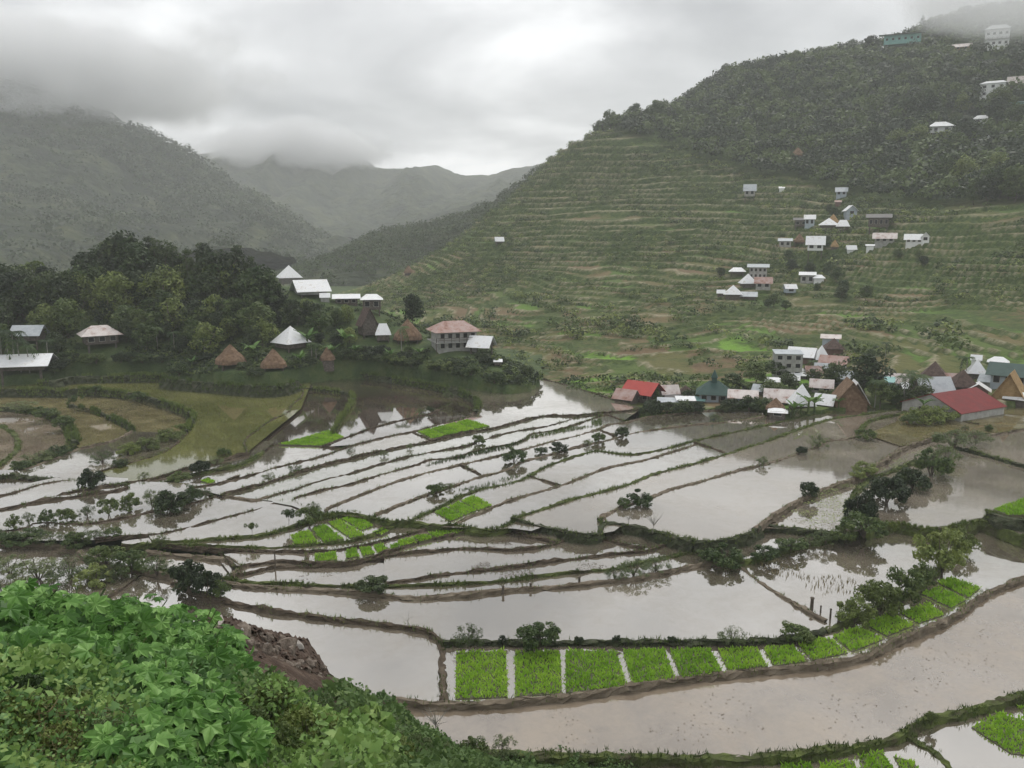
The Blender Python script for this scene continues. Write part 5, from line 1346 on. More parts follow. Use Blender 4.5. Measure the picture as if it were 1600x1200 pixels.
# ------------------------------------------------------------------ rice seedbeds
M['mud'] = noise_mat('wet_mud', [(0.3, (0.05, 0.05, 0.025)), (0.7, (0.1, 0.095, 0.05))], 2, 5, 0.5, 0.2, 8)
M['seedling'] = leaf_mat('rice_seedlings', (0.17, 0.34, 0.025), (0.26, 0.47, 0.035), (0.36, 0.56, 0.06), scale=0.9, rough=0.6, transl=0.35, vary=0.25)
rs = np.random.RandomState(91)
def seedbed(quad, z, label, group, h=0.18, dens=120, cap=4200):
    P = plan(quad, z)[:, :2]; z = LV(z)
    c = P.mean(0); Q = P - c
    o = empty('rice_seedbed', (c[0], c[1], z)); tag(o, label, 'seedbed', group)
    k = len(Q)
    MB().add([(p[0], p[1], 0.035) for p in Q] + [(p[0] * 1.02, p[1] * 1.02, -0.2) for p in Q], [tuple(range(k))[::-1], ] + [(i, (i + 1) % k, k + (i + 1) % k, k + i) for i in range(k)]).build('mud_bed', M['mud'], o)
    A = 0.5 * abs(sum(Q[i][0] * Q[(i + 1) % k][1] - Q[(i + 1) % k][0] * Q[i][1] for i in range(k)))
    n = int(min(cap, A * dens)) + 60
    bb0, bb1 = Q.min(0), Q.max(0)
    pts = rs.uniform(bb0, bb1, (n * 6, 2)); pts = pts[in_poly(pts[:, 0], pts[:, 1], [tuple(q) for q in Q])][:n]
    # sown in loose rows
    hh = h * (0.72 + 0.5 * vnoise((pts[:, 0] + c[0]) / 0.7, (pts[:, 1] + c[1]) / 0.35)) * (0.8 + 0.4 * rs.rand(len(pts)))
    m_ = len(pts); a = rs.rand(m_) * 6.283; w = 0.028 + 0.025 * rs.rand(m_)
    base = np.c_[pts, np.full(m_, 0.03)]
    d = np.c_[np.cos(a) * w, np.sin(a) * w, np.zeros(m_)]
    ln = np.c_[rs.normal(0, 0.5, m_) * hh, rs.normal(0, 0.5, m_) * hh, hh]
    V = np.stack([base - d * 0.4, base + d * 0.4, base + ln * 0.6 + d, base + ln, base + ln * 0.6 - d], 1).reshape(-1, 3)
    i0 = np.arange(m_)[:, None] * 5
    F_ = np.concatenate([i0 + np.array([[0, 1, 2, 4]]), i0 + np.array([[4, 2, 3, 3]])])
    F3 = np.concatenate([i0 + np.array([[0, 1, 2]]), i0 + np.array([[0, 2, 4]]), i0 + np.array([[4, 2, 3]])])
    f = link('seedlings', mesh_np('seedlings', V, F3), M['seedling'], parent=o); f['kind'] = 'stuff'
    return o
g1 = 'seedbeds in the row along the curved dike'
near_beds = [[(713,1020),(790,1018),(793,1090),(712,1093)],[(805,1019),(875,1018),(878,1084),(805,1089)],[(884,1018),(962,1017),(980,1074),(884,1083)],[(973,1017),(1038,1016),(1056,1063),(990,1071)],[(1047,1016),(1110,1015),(1130,1052),(1064,1061)],[(1122,1015),(1182,1013),(1200,1042),(1138,1050)],[(1193,1013),(1240,1010),(1260,1035),(1210,1041)],[(1248,1008),(1296,998),(1325,1021),(1268,1033)],[(1301,996),(1340,981),(1380,1000),(1332,1019)],[(1351,976),(1390,958),(1428,978),(1386,995)],[(1405,958),(1450,943),(1475,962),(1436,975)],[(1440,929),(1465,919),(1510,938),(1486,951)],[(1464,911),(1486,903),(1532,920),(1513,935)]]
lab1 = ['seedbed with the widest water gap, next to the bare cross dike','second seedbed from the bare cross dike, below the round bush','third seedbed from the bare cross dike','fourth seedbed from the bare cross dike','fifth seedbed from the bare cross dike','sixth seedbed from the bare cross dike','seventh seedbed from the bare cross dike','eighth seedbed from the bare cross dike, bright and combed','ninth seedbed from the bare cross dike, at the bend','tenth seedbed from the bare cross dike, below the broad bush','third last seedbed of the curved row, with ragged tufts','last seedbed but one of the curved row','last seedbed of the curved row, by the brown pond']
for q, l in zip(near_beds, lab1): seedbed(q, 0.28, l, g1, 0.2)
for q, l in zip([[(455,837),(482,830),(499,851),(459,852)],[(487,827),(507,821),(537,843),(507,850)],[(512,818),(530,813),(572,838),(547,842)],[(535,812),(555,807),(585,823),(565,830)],[(582,833),(600,827),(607,831),(595,837)]],
        ['widest bed of the fan shaped seedbeds under the mossy dike','second bed of the fan shaped seedbeds','third and longest bed of the fan shaped seedbeds','bed at the top of the fan shaped seedbeds','tiny patch of seedlings at the tip of the fan']):
    seedbed(q, 1.42, l, 'fan of seedbeds under the mossy dike')
for q in [[(492,868),(525,863),(527,877),(492,878)],[(541,861),(557,858),(561,871),(541,874)],[(562,858),(579,855),(585,866),(567,870)],[(584,855),(597,851),(607,860),(591,865)],[(610,853),(622,851),(624,855),(612,859)],[(621,846),(645,841),(652,849),(625,855)],[(646,840),(666,836),(677,842),(655,848)],[(670,835),(695,828),(705,835),(682,842)],[(699,828),(725,827),(735,830),(710,836)]]:
    seedbed(q, 1.25, 'small seedbed in the narrow strip between two curving dikes', 'seedbeds of the narrow strip')
for q, l in zip([[(679,802),(697,794),(725,807),(705,816)],[(700,793),(717,785),(745,799),(725,807)],[(720,784),(740,775),(769,791),(747,799)]], ['lower of three seedbeds side by side in the slanting strip','middle of three seedbeds side by side in the slanting strip','upper of three seedbeds side by side in the slanting strip']):
    seedbed(q, 1.70, l, 'three seedbeds in the slanting strip')
def lerp(a, b, t): return (a[0] + (b[0] - a[0]) * t, a[1] + (b[1] - a[1]) * t)
def strips(A, B, C, D, n, z, lab, grp):
    """quad A-B (far edge) D-C (near edge) cut into n beds"""
    for i in range(n):
        t0, t1 = i / n + 0.012, (i + 1) / n - 0.012
        seedbed([lerp(A, B, t0), lerp(A, B, t1), lerp(D, C, t1), lerp(D, C, t0)], z, lab, grp, cap=1500)
strips((652,676), (732,657), (766,667), (674,687), 4, 1.7, 'far seedbed where the brown bank meets the silver pond', 'far seedbeds by the silver pond')
strips((434,696), (514,674), (538,684), (503,698), 5, 1.15, 'far seedbed in the dark pond below the knoll', 'far seedbeds in the dark pond')
seedbed([(314,753),(324,749),(336,753),(329,758)], 1.02, 'lone tiny patch of seedlings beside the bushy dike', 'lone seedbeds')
for q, l in zip([[(1518,1137),(1560,1114),(1640,1138),(1640,1185),(1580,1178)],[(1592,1106),(1650,1088),(1650,1120),(1604,1122)],[(1222,1196),(1270,1190),(1275,1230),(1212,1230)],[(1282,1193),(1335,1189),(1345,1230),(1282,1230)],[(1342,1182),(1378,1175),(1418,1230),(1352,1230)],[(1396,1182),(1428,1190),(1450,1230),(1424,1230)]],
        ['large ragged patch of seedlings in the lowest corner pond','seedling patch against the mossy dike of the lowest corner pond','outer seedbed of the four below the mossy dike','second seedbed of the four below the mossy dike','third seedbed of the four below the mossy dike','seedbed beside the small forked dike']):
    seedbed(q, -0.3, l, 'seedbeds of the lowest pond')
dike([(1543,797),(1556,806),(1580,812),(1612,817),(1680,828)], 2.3, 'wall', 0.5, 0.9, 0.25)
seedbed([(1552,797),(1600,780),(1690,770),(1690,800),(1640,806),(1575,806)], 2.3, 'seedbed raised on the dark mossy ledge at the pond end', 'lone seedbeds')

# ------------------------------------------------------------------ stubble and drifting weed on the water
def water_weed(name, poly, z, n, size, mat, seed, clump=0.5, up=False, scale=3.0):
    rs = np.random.RandomState(seed); P = plan(poly, z)[:, :2]; c = P.mean(0); z = LV(z)
    q = rs.uniform(P.min(0), P.max(0), (n * 8, 2)); q = q[in_poly(q[:, 0], q[:, 1], [tuple(p) for p in P])]
    q = q[fbm(q[:, 0] / scale + seed, q[:, 1] / scale, 3) + 0.5 > clump][:n]
    if len(q) < 3: return
    if up:
        V, F_ = grass_tufts(np.c_[q, np.full(len(q), z)], len(q), 0.22, 0.02, rs, 0.03)
    else:
        V, F_ = leaf_quads(np.c_[q, np.full(len(q), z + 0.012)], np.tile([0, 0, 1.0], (len(q), 1)), size, rs, 0.7, 0.03)
    tag(link(name, mesh_np(name, V, F_), mat), kind='stuff')
ww = water_weed
ww('rice_stubble', [(1180,880),(1430,830),(1460,860),(1300,950)], 0.5, 500, 0.06, M['drygrass'], 1, 0.56, True)
ww('floating_weed', [(1210,815),(1290,765),(1400,715),(1450,700),(1330,790),(1300,825)], 1.9, 2600, 0.07, M['lf_light'], 2, 0.56)
ww('rice_stubble', [(750,915),(1000,885),(1090,868),(1000,870),(620,912)], 0.85, 900, 0.05, M['earth'], 3, 0.5)
ww('rice_stubble', [(440,905),(800,890),(800,865),(640,872)], 1.1, 900, 0.05, M['earth'], 4, 0.52)
ww('rice_stubble', [(760,855),(880,845),(860,830),(780,830)], 1.1, 700, 0.05, M['earth'], 5, 0.5)
ww('floating_weed', [(580,1110),(900,1100),(1300,1060),(1560,960),(1560,1060),(1300,1160),(800,1170)], 0.0, 260, 0.05, M['path'], 6, 0.62)
ww('rice_stubble', [(810,690),(940,665),(940,655),(830,682)], 1.61, 1500, 0.05, M['lf_mid'], 7, 0.45, True)
ww('rice_stubble', [(660,730),(800,700),(820,690),(700,716)], 1.61, 1300, 0.05, M['lf_mid'], 8, 0.5, True)
ww('rice_stubble', [(100,640),(290,660),(290,640),(220,622)], 1.0, 3000, 0.08, M['drygrass'], 9, 0.45)
ww('floating_weed', [(1420,690),(1500,660),(1600,650),(1600,665),(1480,680)], 1.98, 2500, 0.08, M['drygrass'], 10, 0.48)
ww('rice_stubble', [(700,770),(760,762),(880,725),(820,740)], 1.67, 500, 0.05, M['lf_mid'], 11, 0.5, True)

# ------------------------------------------------------------------ stakes, stumps and dead twigs in the water
def stake(u, vb, hpx, z, label, r=0.05, name='wooden_stake', cat='stake'):
    z = LV(z); p = at_z(u, vb, z); s_ = p[1] / FPX; h = hpx * s_
    o = empty(name, (p[0], p[1], z)); tag(o, label, cat, 'stakes in the paddies')
    MB().tube((0, 0, -0.5), (0.02 * h, 0.0, h), r, r * 0.85, 7).build('shaft', M['bark'], o)
    MB().tube((0.02 * h, 0, h - 0.02), (0.02 * h, 0, h + 0.05), r * 1.25, r * 0.8, 7).build('top', M['bark'], o)
    return o
stake(430, 888, 31, 1.1, 'tall thin dark pole standing in the water near the small seedbeds', 0.06)
stake(1268, 950, 18, 0.6, 'thick dark post beside the trodden cross dike', 0.13, 'wooden_post', 'post')
stake(1282, 956, 10, 0.6, 'short thin stake next to the thick dark post', 0.06)
stake(1297, 966, 16, 0.6, 'stake at the end of the trodden cross dike', 0.07)
stake(1310, 972, 12, 0.6, 'stake under the broad bush by the cross dike', 0.09)
for (u_, v_, h_) in [(829,918,7),(905,909,8),(786,924,9)]:
    stake(u_, v_, h_, 0.78, 'short stump on the trodden dike along the big silver pond', 0.1, 'stump', 'stump')
for (u_, v_) in [(785,1003),(904,1003),(964,1002),(1050,1002)]:
    p = at_z(u_, v_, LV(0.6)); plant('bush_dark', p, 0.5, 0.42, 'round dark tuft on the mossy wall above the seedbeds', 'tufts on the mossy wall', 0.05)
def twig(u, vb, hpx, z, label, n=14, seed=1):
    r_ = np.random.RandomState(seed); p = at_z(u, vb, LV(z)); h = hpx * p[1] / FPX
    o = empty('bare_shrub', tuple(p)); tag(o, label, 'shrub')
    st = MB().tube((0, 0, -0.2), (0.03 * h, 0, 0.4 * h), 0.03, 0.02, 5); st.build('stem', M['palebark'], o)
    for k_ in range(n):
        a = r_.rand() * 6.28; q = np.array([math.cos(a) * (0.2 + .4 * r_.rand()), math.sin(a) * 0.5 * r_.rand(), 0.5 + 0.5 * r_.rand()]) * h
        MB().tube((0.03 * h, 0, (0.2 + 0.2 * r_.rand()) * h), q, 0.014, 0.005, 4).build('twig', M['palebark'], o)
twig(1020, 830, 38, 1.95, 'bare leafless shrub on the dark wall of the big upper pond', 22, 3)
twig(982, 818, 24, 1.95, 'thin little bare sapling on the dark wall', 8, 4)
twig(637, 976, 24, 0.6, 'single bare twig on the bare dike of the silver pond', 3, 5)
twig(680, 1145, 50, 0.4, 'thin straggly bare shrub at the near shore', 26, 6)

# ------------------------------------------------------------------ bushes on the dikes
LB_ = {'bush_dark': ('dark leafy bush rooted on a narrow paddy dike', 'dark bushes on the dikes'), 'bush_mid': ('mid green leafy bush rooted on a paddy dike', 'green bushes on the dikes'),
       'bush_light': ('yellowish green bush rooted on a paddy dike', 'yellowish bushes on the dikes'), 'bush_feather': ('feathery thin leaved shrub rooted on a paddy dike', 'feathery shrubs on the dikes'), 'standard': ('small round headed tree with a bare stem by the paddies', 'small trees by the paddies')}
def bush(kind, u, vb, wpx, hpx, z, label=None):
    p = at_z(u, vb, LV(z) + 0.06); s_ = p[1] / FPX
    l, g_ = LB_[kind]
    plant(kind, p, hpx * s_ * 1.0, wpx * s_ / 1.65, label or l, g_, 0.08)
for b_ in [('bush_feather',733,1008,60,44,0.5,'feathery shrub with an airy top above the first seedbed'),('bush_mid',840,1010,84,50,0.5,'rounded green bush on the mossy wall above the second seedbed'),('bush_feather',1143,1002,58,30,0.5,'low feathery shrub on the mossy wall above the sixth seedbed'),('bush_mid',1245,996,64,30,0.5,'spreading bush on the mossy wall where the row of seedbeds bends'),
    ('bush_dark',582,922,64,28,0.85,'dark bush on the trodden dike mirrored in the silver pond'),('bush_feather',990,897,70,30,0.85),('bush_feather',1025,888,60,24,0.85),('bush_feather',960,902,40,20,0.85),('bush_mid',1133,880,74,36,0.75,'dense green bush where three dikes meet'),('bush_mid',1105,872,40,18,0.95),
    ('bush_dark',1345,815,62,62,1.55,'tallest dark bush of the thicket between the upper ponds'),('bush_dark',1385,785,80,52,1.55),('bush_dark',1425,762,64,44,1.55),('bush_mid',1455,742,70,50,1.55),('bush_feather',1478,722,56,36,1.55),('bush_mid',1350,836,80,42,1.45),('bush_mid',1320,842,50,26,1.4),('bush_feather',1290,846,50,22,1.2),('bush_mid',1235,858,60,22,1.0),('bush_mid',1195,872,50,24,1.0),('bush_feather',1265,850,44,20,1.0),
    ('bush_light',1472,890,96,80,0.6,'tall yellowish green bush between two ponds'),('bush_light',1500,858,60,40,0.6),('bush_light',1335,968,74,48,0.6),('bush_light',1372,955,84,66,0.6,'broad yellowish bush over the tenth seedbed'),('bush_mid',1412,938,70,66,0.6,'tall grey green bush beside the broad yellowish one'),('bush_mid',1442,912,50,40,0.6),
    ('bush_dark',1265,774,36,28,1.9,'compact round dark bush on the broad trodden dike'),('bush_mid',1000,788,50,28,1.85,'leafy bush at the near end of the broad trodden dike'),('bush_mid',975,792,30,18,1.85),('bush_dark',1252,708,22,14,1.85),('bush_feather',1278,699,40,26,1.85),('bush_mid',1352,686,36,20,1.85),('bush_feather',1192,727,28,18,1.85),('bush_light',1352,738,46,20,1.9),('bush_light',1340,746,30,14,1.9),
    ('bush_dark',972,682,26,20,1.64),('bush_mid',1465,690,24,14,1.9),('bush_feather',1490,700,80,36,2.0),('bush_feather',1525,690,60,24,2.0),('bush_feather',1508,672,16,11,2.0),('bush_mid',1545,672,18,11,2.0),('bush_light',1445,660,60,34,2.0,'pale leafy bush against the white gable of the red house'),('bush_light',1475,657,46,26,2.0),('bush_mid',1420,662,30,20,2.0),
    ('bush_dark',1018,646,40,24,1.7),('bush_dark',1042,645,40,22,1.7),('bush_dark',1066,644,40,22,1.7),('bush_dark',1088,642,36,20,1.7),('bush_feather',1118,656,28,14,1.6),('bush_mid',1170,640,44,26,1.7),('bush_mid',1195,640,44,24,1.7),('bush_feather',1240,650,36,24,1.8),('bush_dark',1130,641,30,16,1.7),
    ('bush_mid',748,692,24,18,1.6),('bush_mid',682,770,34,20,1.67),('bush_feather',703,763,22,14,1.67),('bush_mid',803,722,44,26,1.67),('bush_mid',845,708,24,14,1.67),('bush_dark',872,704,34,16,1.67),('bush_feather',918,695,22,14,1.67),('bush_mid',935,690,26,18,1.67),('bush_feather',600,712,20,12,1.6),('bush_feather',548,706,18,10,1.6),('bush_feather',462,736,32,14,1.6),('bush_feather',420,748,26,14,1.6),('bush_feather',640,700,16,10,1.6),
    ('bush_mid',22,824,30,24,1.5),('bush_feather',45,818,28,24,1.5),('bush_mid',74,816,32,24,1.5),('bush_mid',104,812,36,26,1.5),('bush_feather',136,806,34,26,1.5),('bush_mid',170,802,38,30,1.5),('bush_mid',203,795,42,30,1.5),('bush_feather',238,790,50,32,1.5),('bush_dark',268,796,70,40,1.5,'biggest dark bush of the bushy dike, mirrored in the pond'),('bush_mid',300,782,44,28,1.5),('bush_feather',322,776,24,20,1.5),
    ('bush_mid',115,843,34,18,1.47),('bush_feather',148,840,50,20,1.47),('bush_mid',178,836,30,16,1.47),('bush_dark',142,760,46,38,1.45,'single big dark bush at the corner of the pale pond'),('bush_feather',225,746,24,12,1.4),('bush_dark',312,737,40,22,1.4),('bush_mid',280,750,40,16,1.3),('bush_feather',340,724,30,14,1.4),('bush_mid',350,712,26,16,1.4),
    ('standard',395,840,24,30,1.5),('standard',452,822,34,32,1.5),('bush_mid',483,818,46,34,1.5),('standard',116,643,30,30,1.3),('bush_feather',252,850,30,20,1.5),
    ('bush_mid',165,880,70,36,0.8),('bush_mid',205,888,70,36,0.8),('bush_feather',245,896,60,36,0.8),('bush_dark',295,916,74,56,0.8,'tall dark bush overhanging the fork of two dikes'),('bush_dark',325,925,60,44,0.8),('bush_mid',345,930,40,30,0.8),('bush_mid',40,846,70,22,0.9),('bush_feather',80,848,60,22,0.9),('bush_mid',120,852,50,24,0.9),('bush_mid',5,846,50,20,0.9),
    ('bush_feather',60,905,110,44,0.4),('bush_feather',110,905,90,46,0.4),('bush_light',150,910,70,34,0.4),('bush_feather',180,905,60,36,0.4),('bush_feather',15,895,80,36,0.4),
    ('bush_feather',30,640,70,16,1.2),('bush_mid',70,650,50,18,1.2),('bush_mid',100,665,40,18,1.2),('bush_feather',60,722,60,24,1.1),('bush_mid',90,712,50,18,1.1),('bush_mid',35,732,40,18,1.1),('bush_light',230,700,50,20,1.4),('bush_light',265,685,50,18,1.4),('bush_light',200,708,40,20,1.4),('bush_light',285,672,30,14,1.4),('bush_dark',188,728,30,14,1.4),('bush_feather',160,722,50,22,1.4),('bush_mid',215,622,30,12,1.5),('bush_mid',150,612,26,12,1.5),
    ('bush_feather',700,622,22,14,1.7),('bush_mid',672,642,16,10,1.3),('bush_light',1455,1128,26,26,0.1,'little leafy shrub at the fork of the mossy dike'),('bush_feather',785,1182,70,44,0.2,'feathery shrub at the near shore below the brown pond'),('bush_mid',610,1160,70,30,1.5),('bush_feather',560,1150,60,40,3.0),
    ('bush_feather',490,800,30,22,1.6),('bush_mid',430,1000,1,1,0)][:-1]:
    bush(*b_)

# ------------------------------------------------------------------ trees of the knoll
HOUSE_XY = np.array([[o.location.x, o.location.y] for o, _, _ in HOUSES]); HOUSE_W = np.array([w for _, _, w in HOUSES])
def clear_of_houses(x, y, r, pad=0.7):
    """keep the sight line to each house open as well as its plot"""
    ok = np.ones(len(x), bool)
    for (hx, hy), w in zip(HOUSE_XY, HOUSE_W):
        t = (x * hx + y * hy) / (hx * hx + hy * hy)
        px, py = x - hx * t, y - hy * t
        lat = np.hypot(px, py); ahead = (1 - t) * math.hypot(hx, hy)
        ok &= ~((lat < w * 0.5 + r * 0.55) & (ahead > -w * 0.6) & (ahead < w * 0.5 + r * 2.2 + 2.0))
    return ok
rs = np.random.RandomState(12)
SIL = [(-60,432),(0,432),(40,424),(80,428),(105,418),(128,396),(160,380),(185,364),(215,364),(240,376),(262,366),(282,388),(300,398),(322,372),(345,386),(372,380),(392,398),(415,410),(440,392),(458,380),(490,384),(505,400),(525,425),(545,448),(560,470)]
su, sv_ = [p[0] for p in SIL], [p[1] for p in SIL]
gk = 'trees packed on the wooded knoll'
def knoll_only(x, y): return np.where(knoll_mask(x, y), knoll_h(x, y), -5)
lab_k = {'broad_dark': 'dark broadleaf tree packed among others on the wooded knoll', 'broad_mid': 'mid green broadleaf tree packed among others on the wooded knoll', 'broad_light': 'paler yellow green tree among the darker ones of the knoll', 'pine': 'dark pine rising above the crowns of the wooded knoll'}
for u in np.arange(-50, 545, 13.0):                      # the crowns that make the skyline of the knoll
    u_ = u + rs.uniform(-4, 4); vt = np.interp(u_, su, sv_) + rs.uniform(-3, 12)
    if 425 < u_ < 520: vbase = 462
    else: vbase = vt + rs.uniform(62, 85)
    vbase = min(max(vbase, 452), 500)
    p = hit(u_, vbase, 100, 260, knoll_only); h = (to_px(p)[1] - vt) * p[1] / FPX
    if hides(p, h, h * 0.3): continue
    k_ = rs.choice(['broad_dark', 'pine', 'broad_mid', 'pine'] if 110 < u_ < 420 else ['broad_dark', 'broad_mid', 'broad_dark'])
    h *= rs.uniform(0.9, 1.12)
    plant(k_, p, h, h * (0.95 if k_ != 'pine' else 1.0), lab_k[k_], gk, 0.2)
for (v0, v1, n_, h0, h1) in [(470, 500, 46, 6.5, 9.5), (498, 530, 48, 5.0, 8.0), (528, 556, 34, 3.5, 6.0)]:
    for i in range(n_):
        u_ = -50 + 610 * (i + rs.rand()) / n_; vb = rs.uniform(v0, v1)
        blocked = False
        for (hu, hv, hw, hh) in [(150,520,40,44),(450,532,34,44),(42,520,32,44),(357,560,34,36),(425,565,30,36),(450,430,24,36),(482,448,36,32),(540,466,30,24),(580,470,28,44),(573,505,24,46),(598,520,22,34)]:
            if abs(u_ - hu) < hw * 0.85 and hv - 14 < vb < hv + hh: blocked = True
        if blocked: continue
        p = hit(u_, vb, 100, 260, knoll_only); h = rs.uniform(h0, h1)
        if 420 < u_: h *= 0.62
        if hides(p, h, h * 0.35): continue
        k_ = rs.choice(['broad_dark', 'broad_mid', 'broad_dark', 'broad_mid', 'broad_light'])
        plant(k_, p, h, h * rs.uniform(0.9, 1.15), lab_k[k_], gk, 0.2)
# the tall rounded tree standing clear beside the terraces, and slim trunks at the knoll foot
p = hit(645, 512, 100, 260, knoll_only); plant('broad_dark', p, 56 * p[1] / FPX, 50 * p[1] / FPX, 'single dark rounded tree standing clear above the thatched hut', 'lone trees')
p = hit(452, 447, 100, 260, knoll_only) + np.array([2.5, 7.0, 0]); p[2] = float(knoll_h(p[0], p[1])); plant('broad_dark', p, 82 * p[1] / FPX, 84 * p[1] / FPX, 'tall dark spreading tree behind the knoll top pyramid roof', 'lone trees')
for (u_, vb, hp) in [(5,580,86),(14,578,80),(24,580,84),(33,582,70),(47,584,60),(320,560,44),(273,552,46),(247,548,50),(487,566,40),(494,567,38),(628,555,60),(75,570,52)]:
    p = hit(u_, vb, 90, 260, knoll_only)
    plant('palm', p, hp * p[1] / FPX, hp * p[1] / FPX * 0.9, 'slim pale trunked palm at the foot of the wooded knoll', 'palms at the knoll foot')
for (u_, vb, hp) in [(330,548,34),(395,560,30),(470,572,26),(480,545,34),(540,545,34),(520,560,26),(555,560,24),(390,530,36),(500,520,30),(300,575,20),(655,562,22),(610,566,22)]:
    p = hit(u_, vb, 90, 260, knoll_only); plant('banana', p, hp * p[1] / FPX, None, 'banana plant with broad arching leaves among the knoll huts', 'banana plants on the knoll')
# undergrowth along the knoll foot and over its tip: individual bushes
for i in range(120):
    t = i / 119.0
    if i < 62: u_ = rs.uniform(-40, 600); vb = rs.uniform(548, 590) if u_ > 250 else rs.uniform(560, 590)
    else: u_ = rs.uniform(520, 838); vb = rs.uniform(550, 600) + max(0, (u_ - 700)) * 0.06
    if (abs(u_ - 33) < 50 and vb > 566) or (abs(u_ - 357) < 26 and vb > 545) or (abs(u_ - 425) < 22 and vb > 545) or (abs(u_ - 511) < 16 and vb > 556): continue
    if 660 < u_ < 775 and vb < 560: continue
    p = hit(u_, vb, 90, 200, knoll_only)
    if not knoll_mask(p[0], p[1]): continue
    k_ = rs.choice(['bush_dark', 'bush_mid', 'bush_mid', 'bush_dark'] + (['bush_light'] if rs.rand() < 0.3 else []))
    h = rs.uniform(0.9, 2.1); plant(k_, p, h, h * rs.uniform(0.9, 1.4), {'bush_dark': 'dark bush in the undergrowth at the knoll foot', 'bush_mid': 'green bush in the undergrowth at the knoll foot', 'bush_light': 'yellowish bush in the undergrowth at the knoll foot'}[k_], 'undergrowth bushes of the knoll', 0.1)

# rank growth that covers the knoll between the trees
_r = np.random.RandomState(44); kx = _r.uniform(-110, 8, 26000); ky = _r.uniform(95, 185, 26000)
ok = knoll_mask(kx, ky); kx, ky = kx[ok], ky[ok]; kz = knoll_h(kx, ky); ku, kv = to_px((kx, ky, kz))
ok = (ku > -40) & (ku < 850) & ((kv > 545) | ((kv > 470) & (_r.rand(len(kv)) < 0.3))) & clear_of_houses(kx, ky, 0.5); kx, ky, kz = kx[ok][:3200], ky[ok][:3200], kz[ok][:3200]
def clump_mass(name, P, Rr, nleaf, lsize, mat, seed, flat=0.8):
    """many crowns read as one mass: leaf faces on the shell of each crown"""
    rs = np.random.RandomState(seed); n = len(P)
    d = unit(rs.normal(0, 1, (n, nleaf, 3))); d[..., 2] = np.abs(d[..., 2]) * 1.1 - 0.15
    k = 0.6 + 0.4 * rs.rand(n, nleaf, 1)
    lump = 1 + 0.25 * np.sin(d[..., :1] * 5 + rs.rand(n, 1, 1) * 6) * np.cos(d[..., 1:2] * 4 + rs.rand(n, 1, 1) * 6)
    C = P[:, None, :] + d * k * lump * Rr[:, None, None] * np.array([1, 1, flat])
    sz = (lsize * Rr)[:, None] * np.ones((1, nleaf))
    V, F_ = leaf_quads(C.reshape(-1, 3), (d + np.array([0, 0, 0.4])).reshape(-1, 3), sz.ravel(), rs, 0.7, 0.5)
    o = link(name, mesh_np(name, V, F_), mat); tag(o, kind='stuff'); return o
for q, mt in ((slice(0, None, 2), 'lf_dark'), (slice(1, None, 2), 'lf_mid')):
    kr = _r.uniform(0.35, 0.9, len(kx[q])); clump_mass('knoll_undergrowth', np.c_[kx[q], ky[q], kz[q] + kr * 0.25], kr, 24, 0.24, M[mt], 60)

# ------------------------------------------------------------------ village trees
for (k_, u_, vb, wp, hp, l) in [('broad_dark',1352,622,78,74,'big dark leafy tree in the middle of the village'),('broad_dark',1300,606,46,44,'dark tree behind the grey rusty house'),('broad_mid',1375,634,40,44,'green tree at the foot of the big dark village tree'),('broad_mid',1212,590,44,30,'round green tree beside the concrete house'),('broad_mid',1180,600,44,36,'green tree between the chapel and the concrete house'),('broad_mid',1145,606,40,26,'low green tree behind the chapel'),('broad_dark',1270,600,30,26,'small dark tree below the white oval roof'),('broad_mid',1022,628,26,24,'small tree beside the bright red roof'),('broad_mid',1395,632,36,36,'leafy tree between the big tree and the palms'),('broad_dark',1440,632,40,34,'dark tree in front of the grey tin gable'),('broad_mid',1205,618,40,26,'leafy tree behind the wide rusty roof'),('broad_dark',1232,608,36,28,'dark leafy tree above the wide rusty roof'),('broad_mid',1360,560,20,16,'small tree on the brown field behind the village')]:
    p = hit(u_, vb); s_ = p[1] / FPX; plant(k_, p, hp * s_, wp * s_ * 1.2, l, 'village trees', 0.1)
for (u_, vb, hp) in [(1412,634,62),(1428,632,66),(1440,630,58),(1420,620,54),(1384,560,34),(1508,590,44),(1500,588,40),(1366,640,56),(1268,588,34),(1118,618,20)]:
    p = hit(u_, vb); plant('palm', p, hp * p[1] / FPX, hp * p[1] / FPX, 'slender palm with a tuft of fronds between the village roofs', 'village palms')
for (u_, vb, hp) in [(1262,652,38),(1272,650,30),(1240,652,26),(1441,648,30),(1310,645,22),(1395,642,24),(1250,655,24)]:
    p = hit(u_, vb); plant('banana', p, hp * p[1] / FPX, None, 'banana plant with torn upright leaves beside the village paddies', 'village banana plants')
for i in range(46):
    u_ = rs.uniform(990, 1440); vb = rs.uniform(600, 640) - (6 if u_ > 1250 else 0)
    p = hit(u_, vb); h = rs.uniform(0.7, 1.6); k_ = rs.choice(['bush_dark', 'bush_mid', 'bush_mid'])
    if any(np.hypot(*(p[:2] - q[:2])) < w_ * 0.62 for _, q, w_ in HOUSES): continue
    plant(k_, p, h, h * 1.3, {'bush_dark': 'dark bush in the gaps between village houses', 'bush_mid': 'green bush in the gaps between village houses'}[k_], 'village bushes', 0.1)

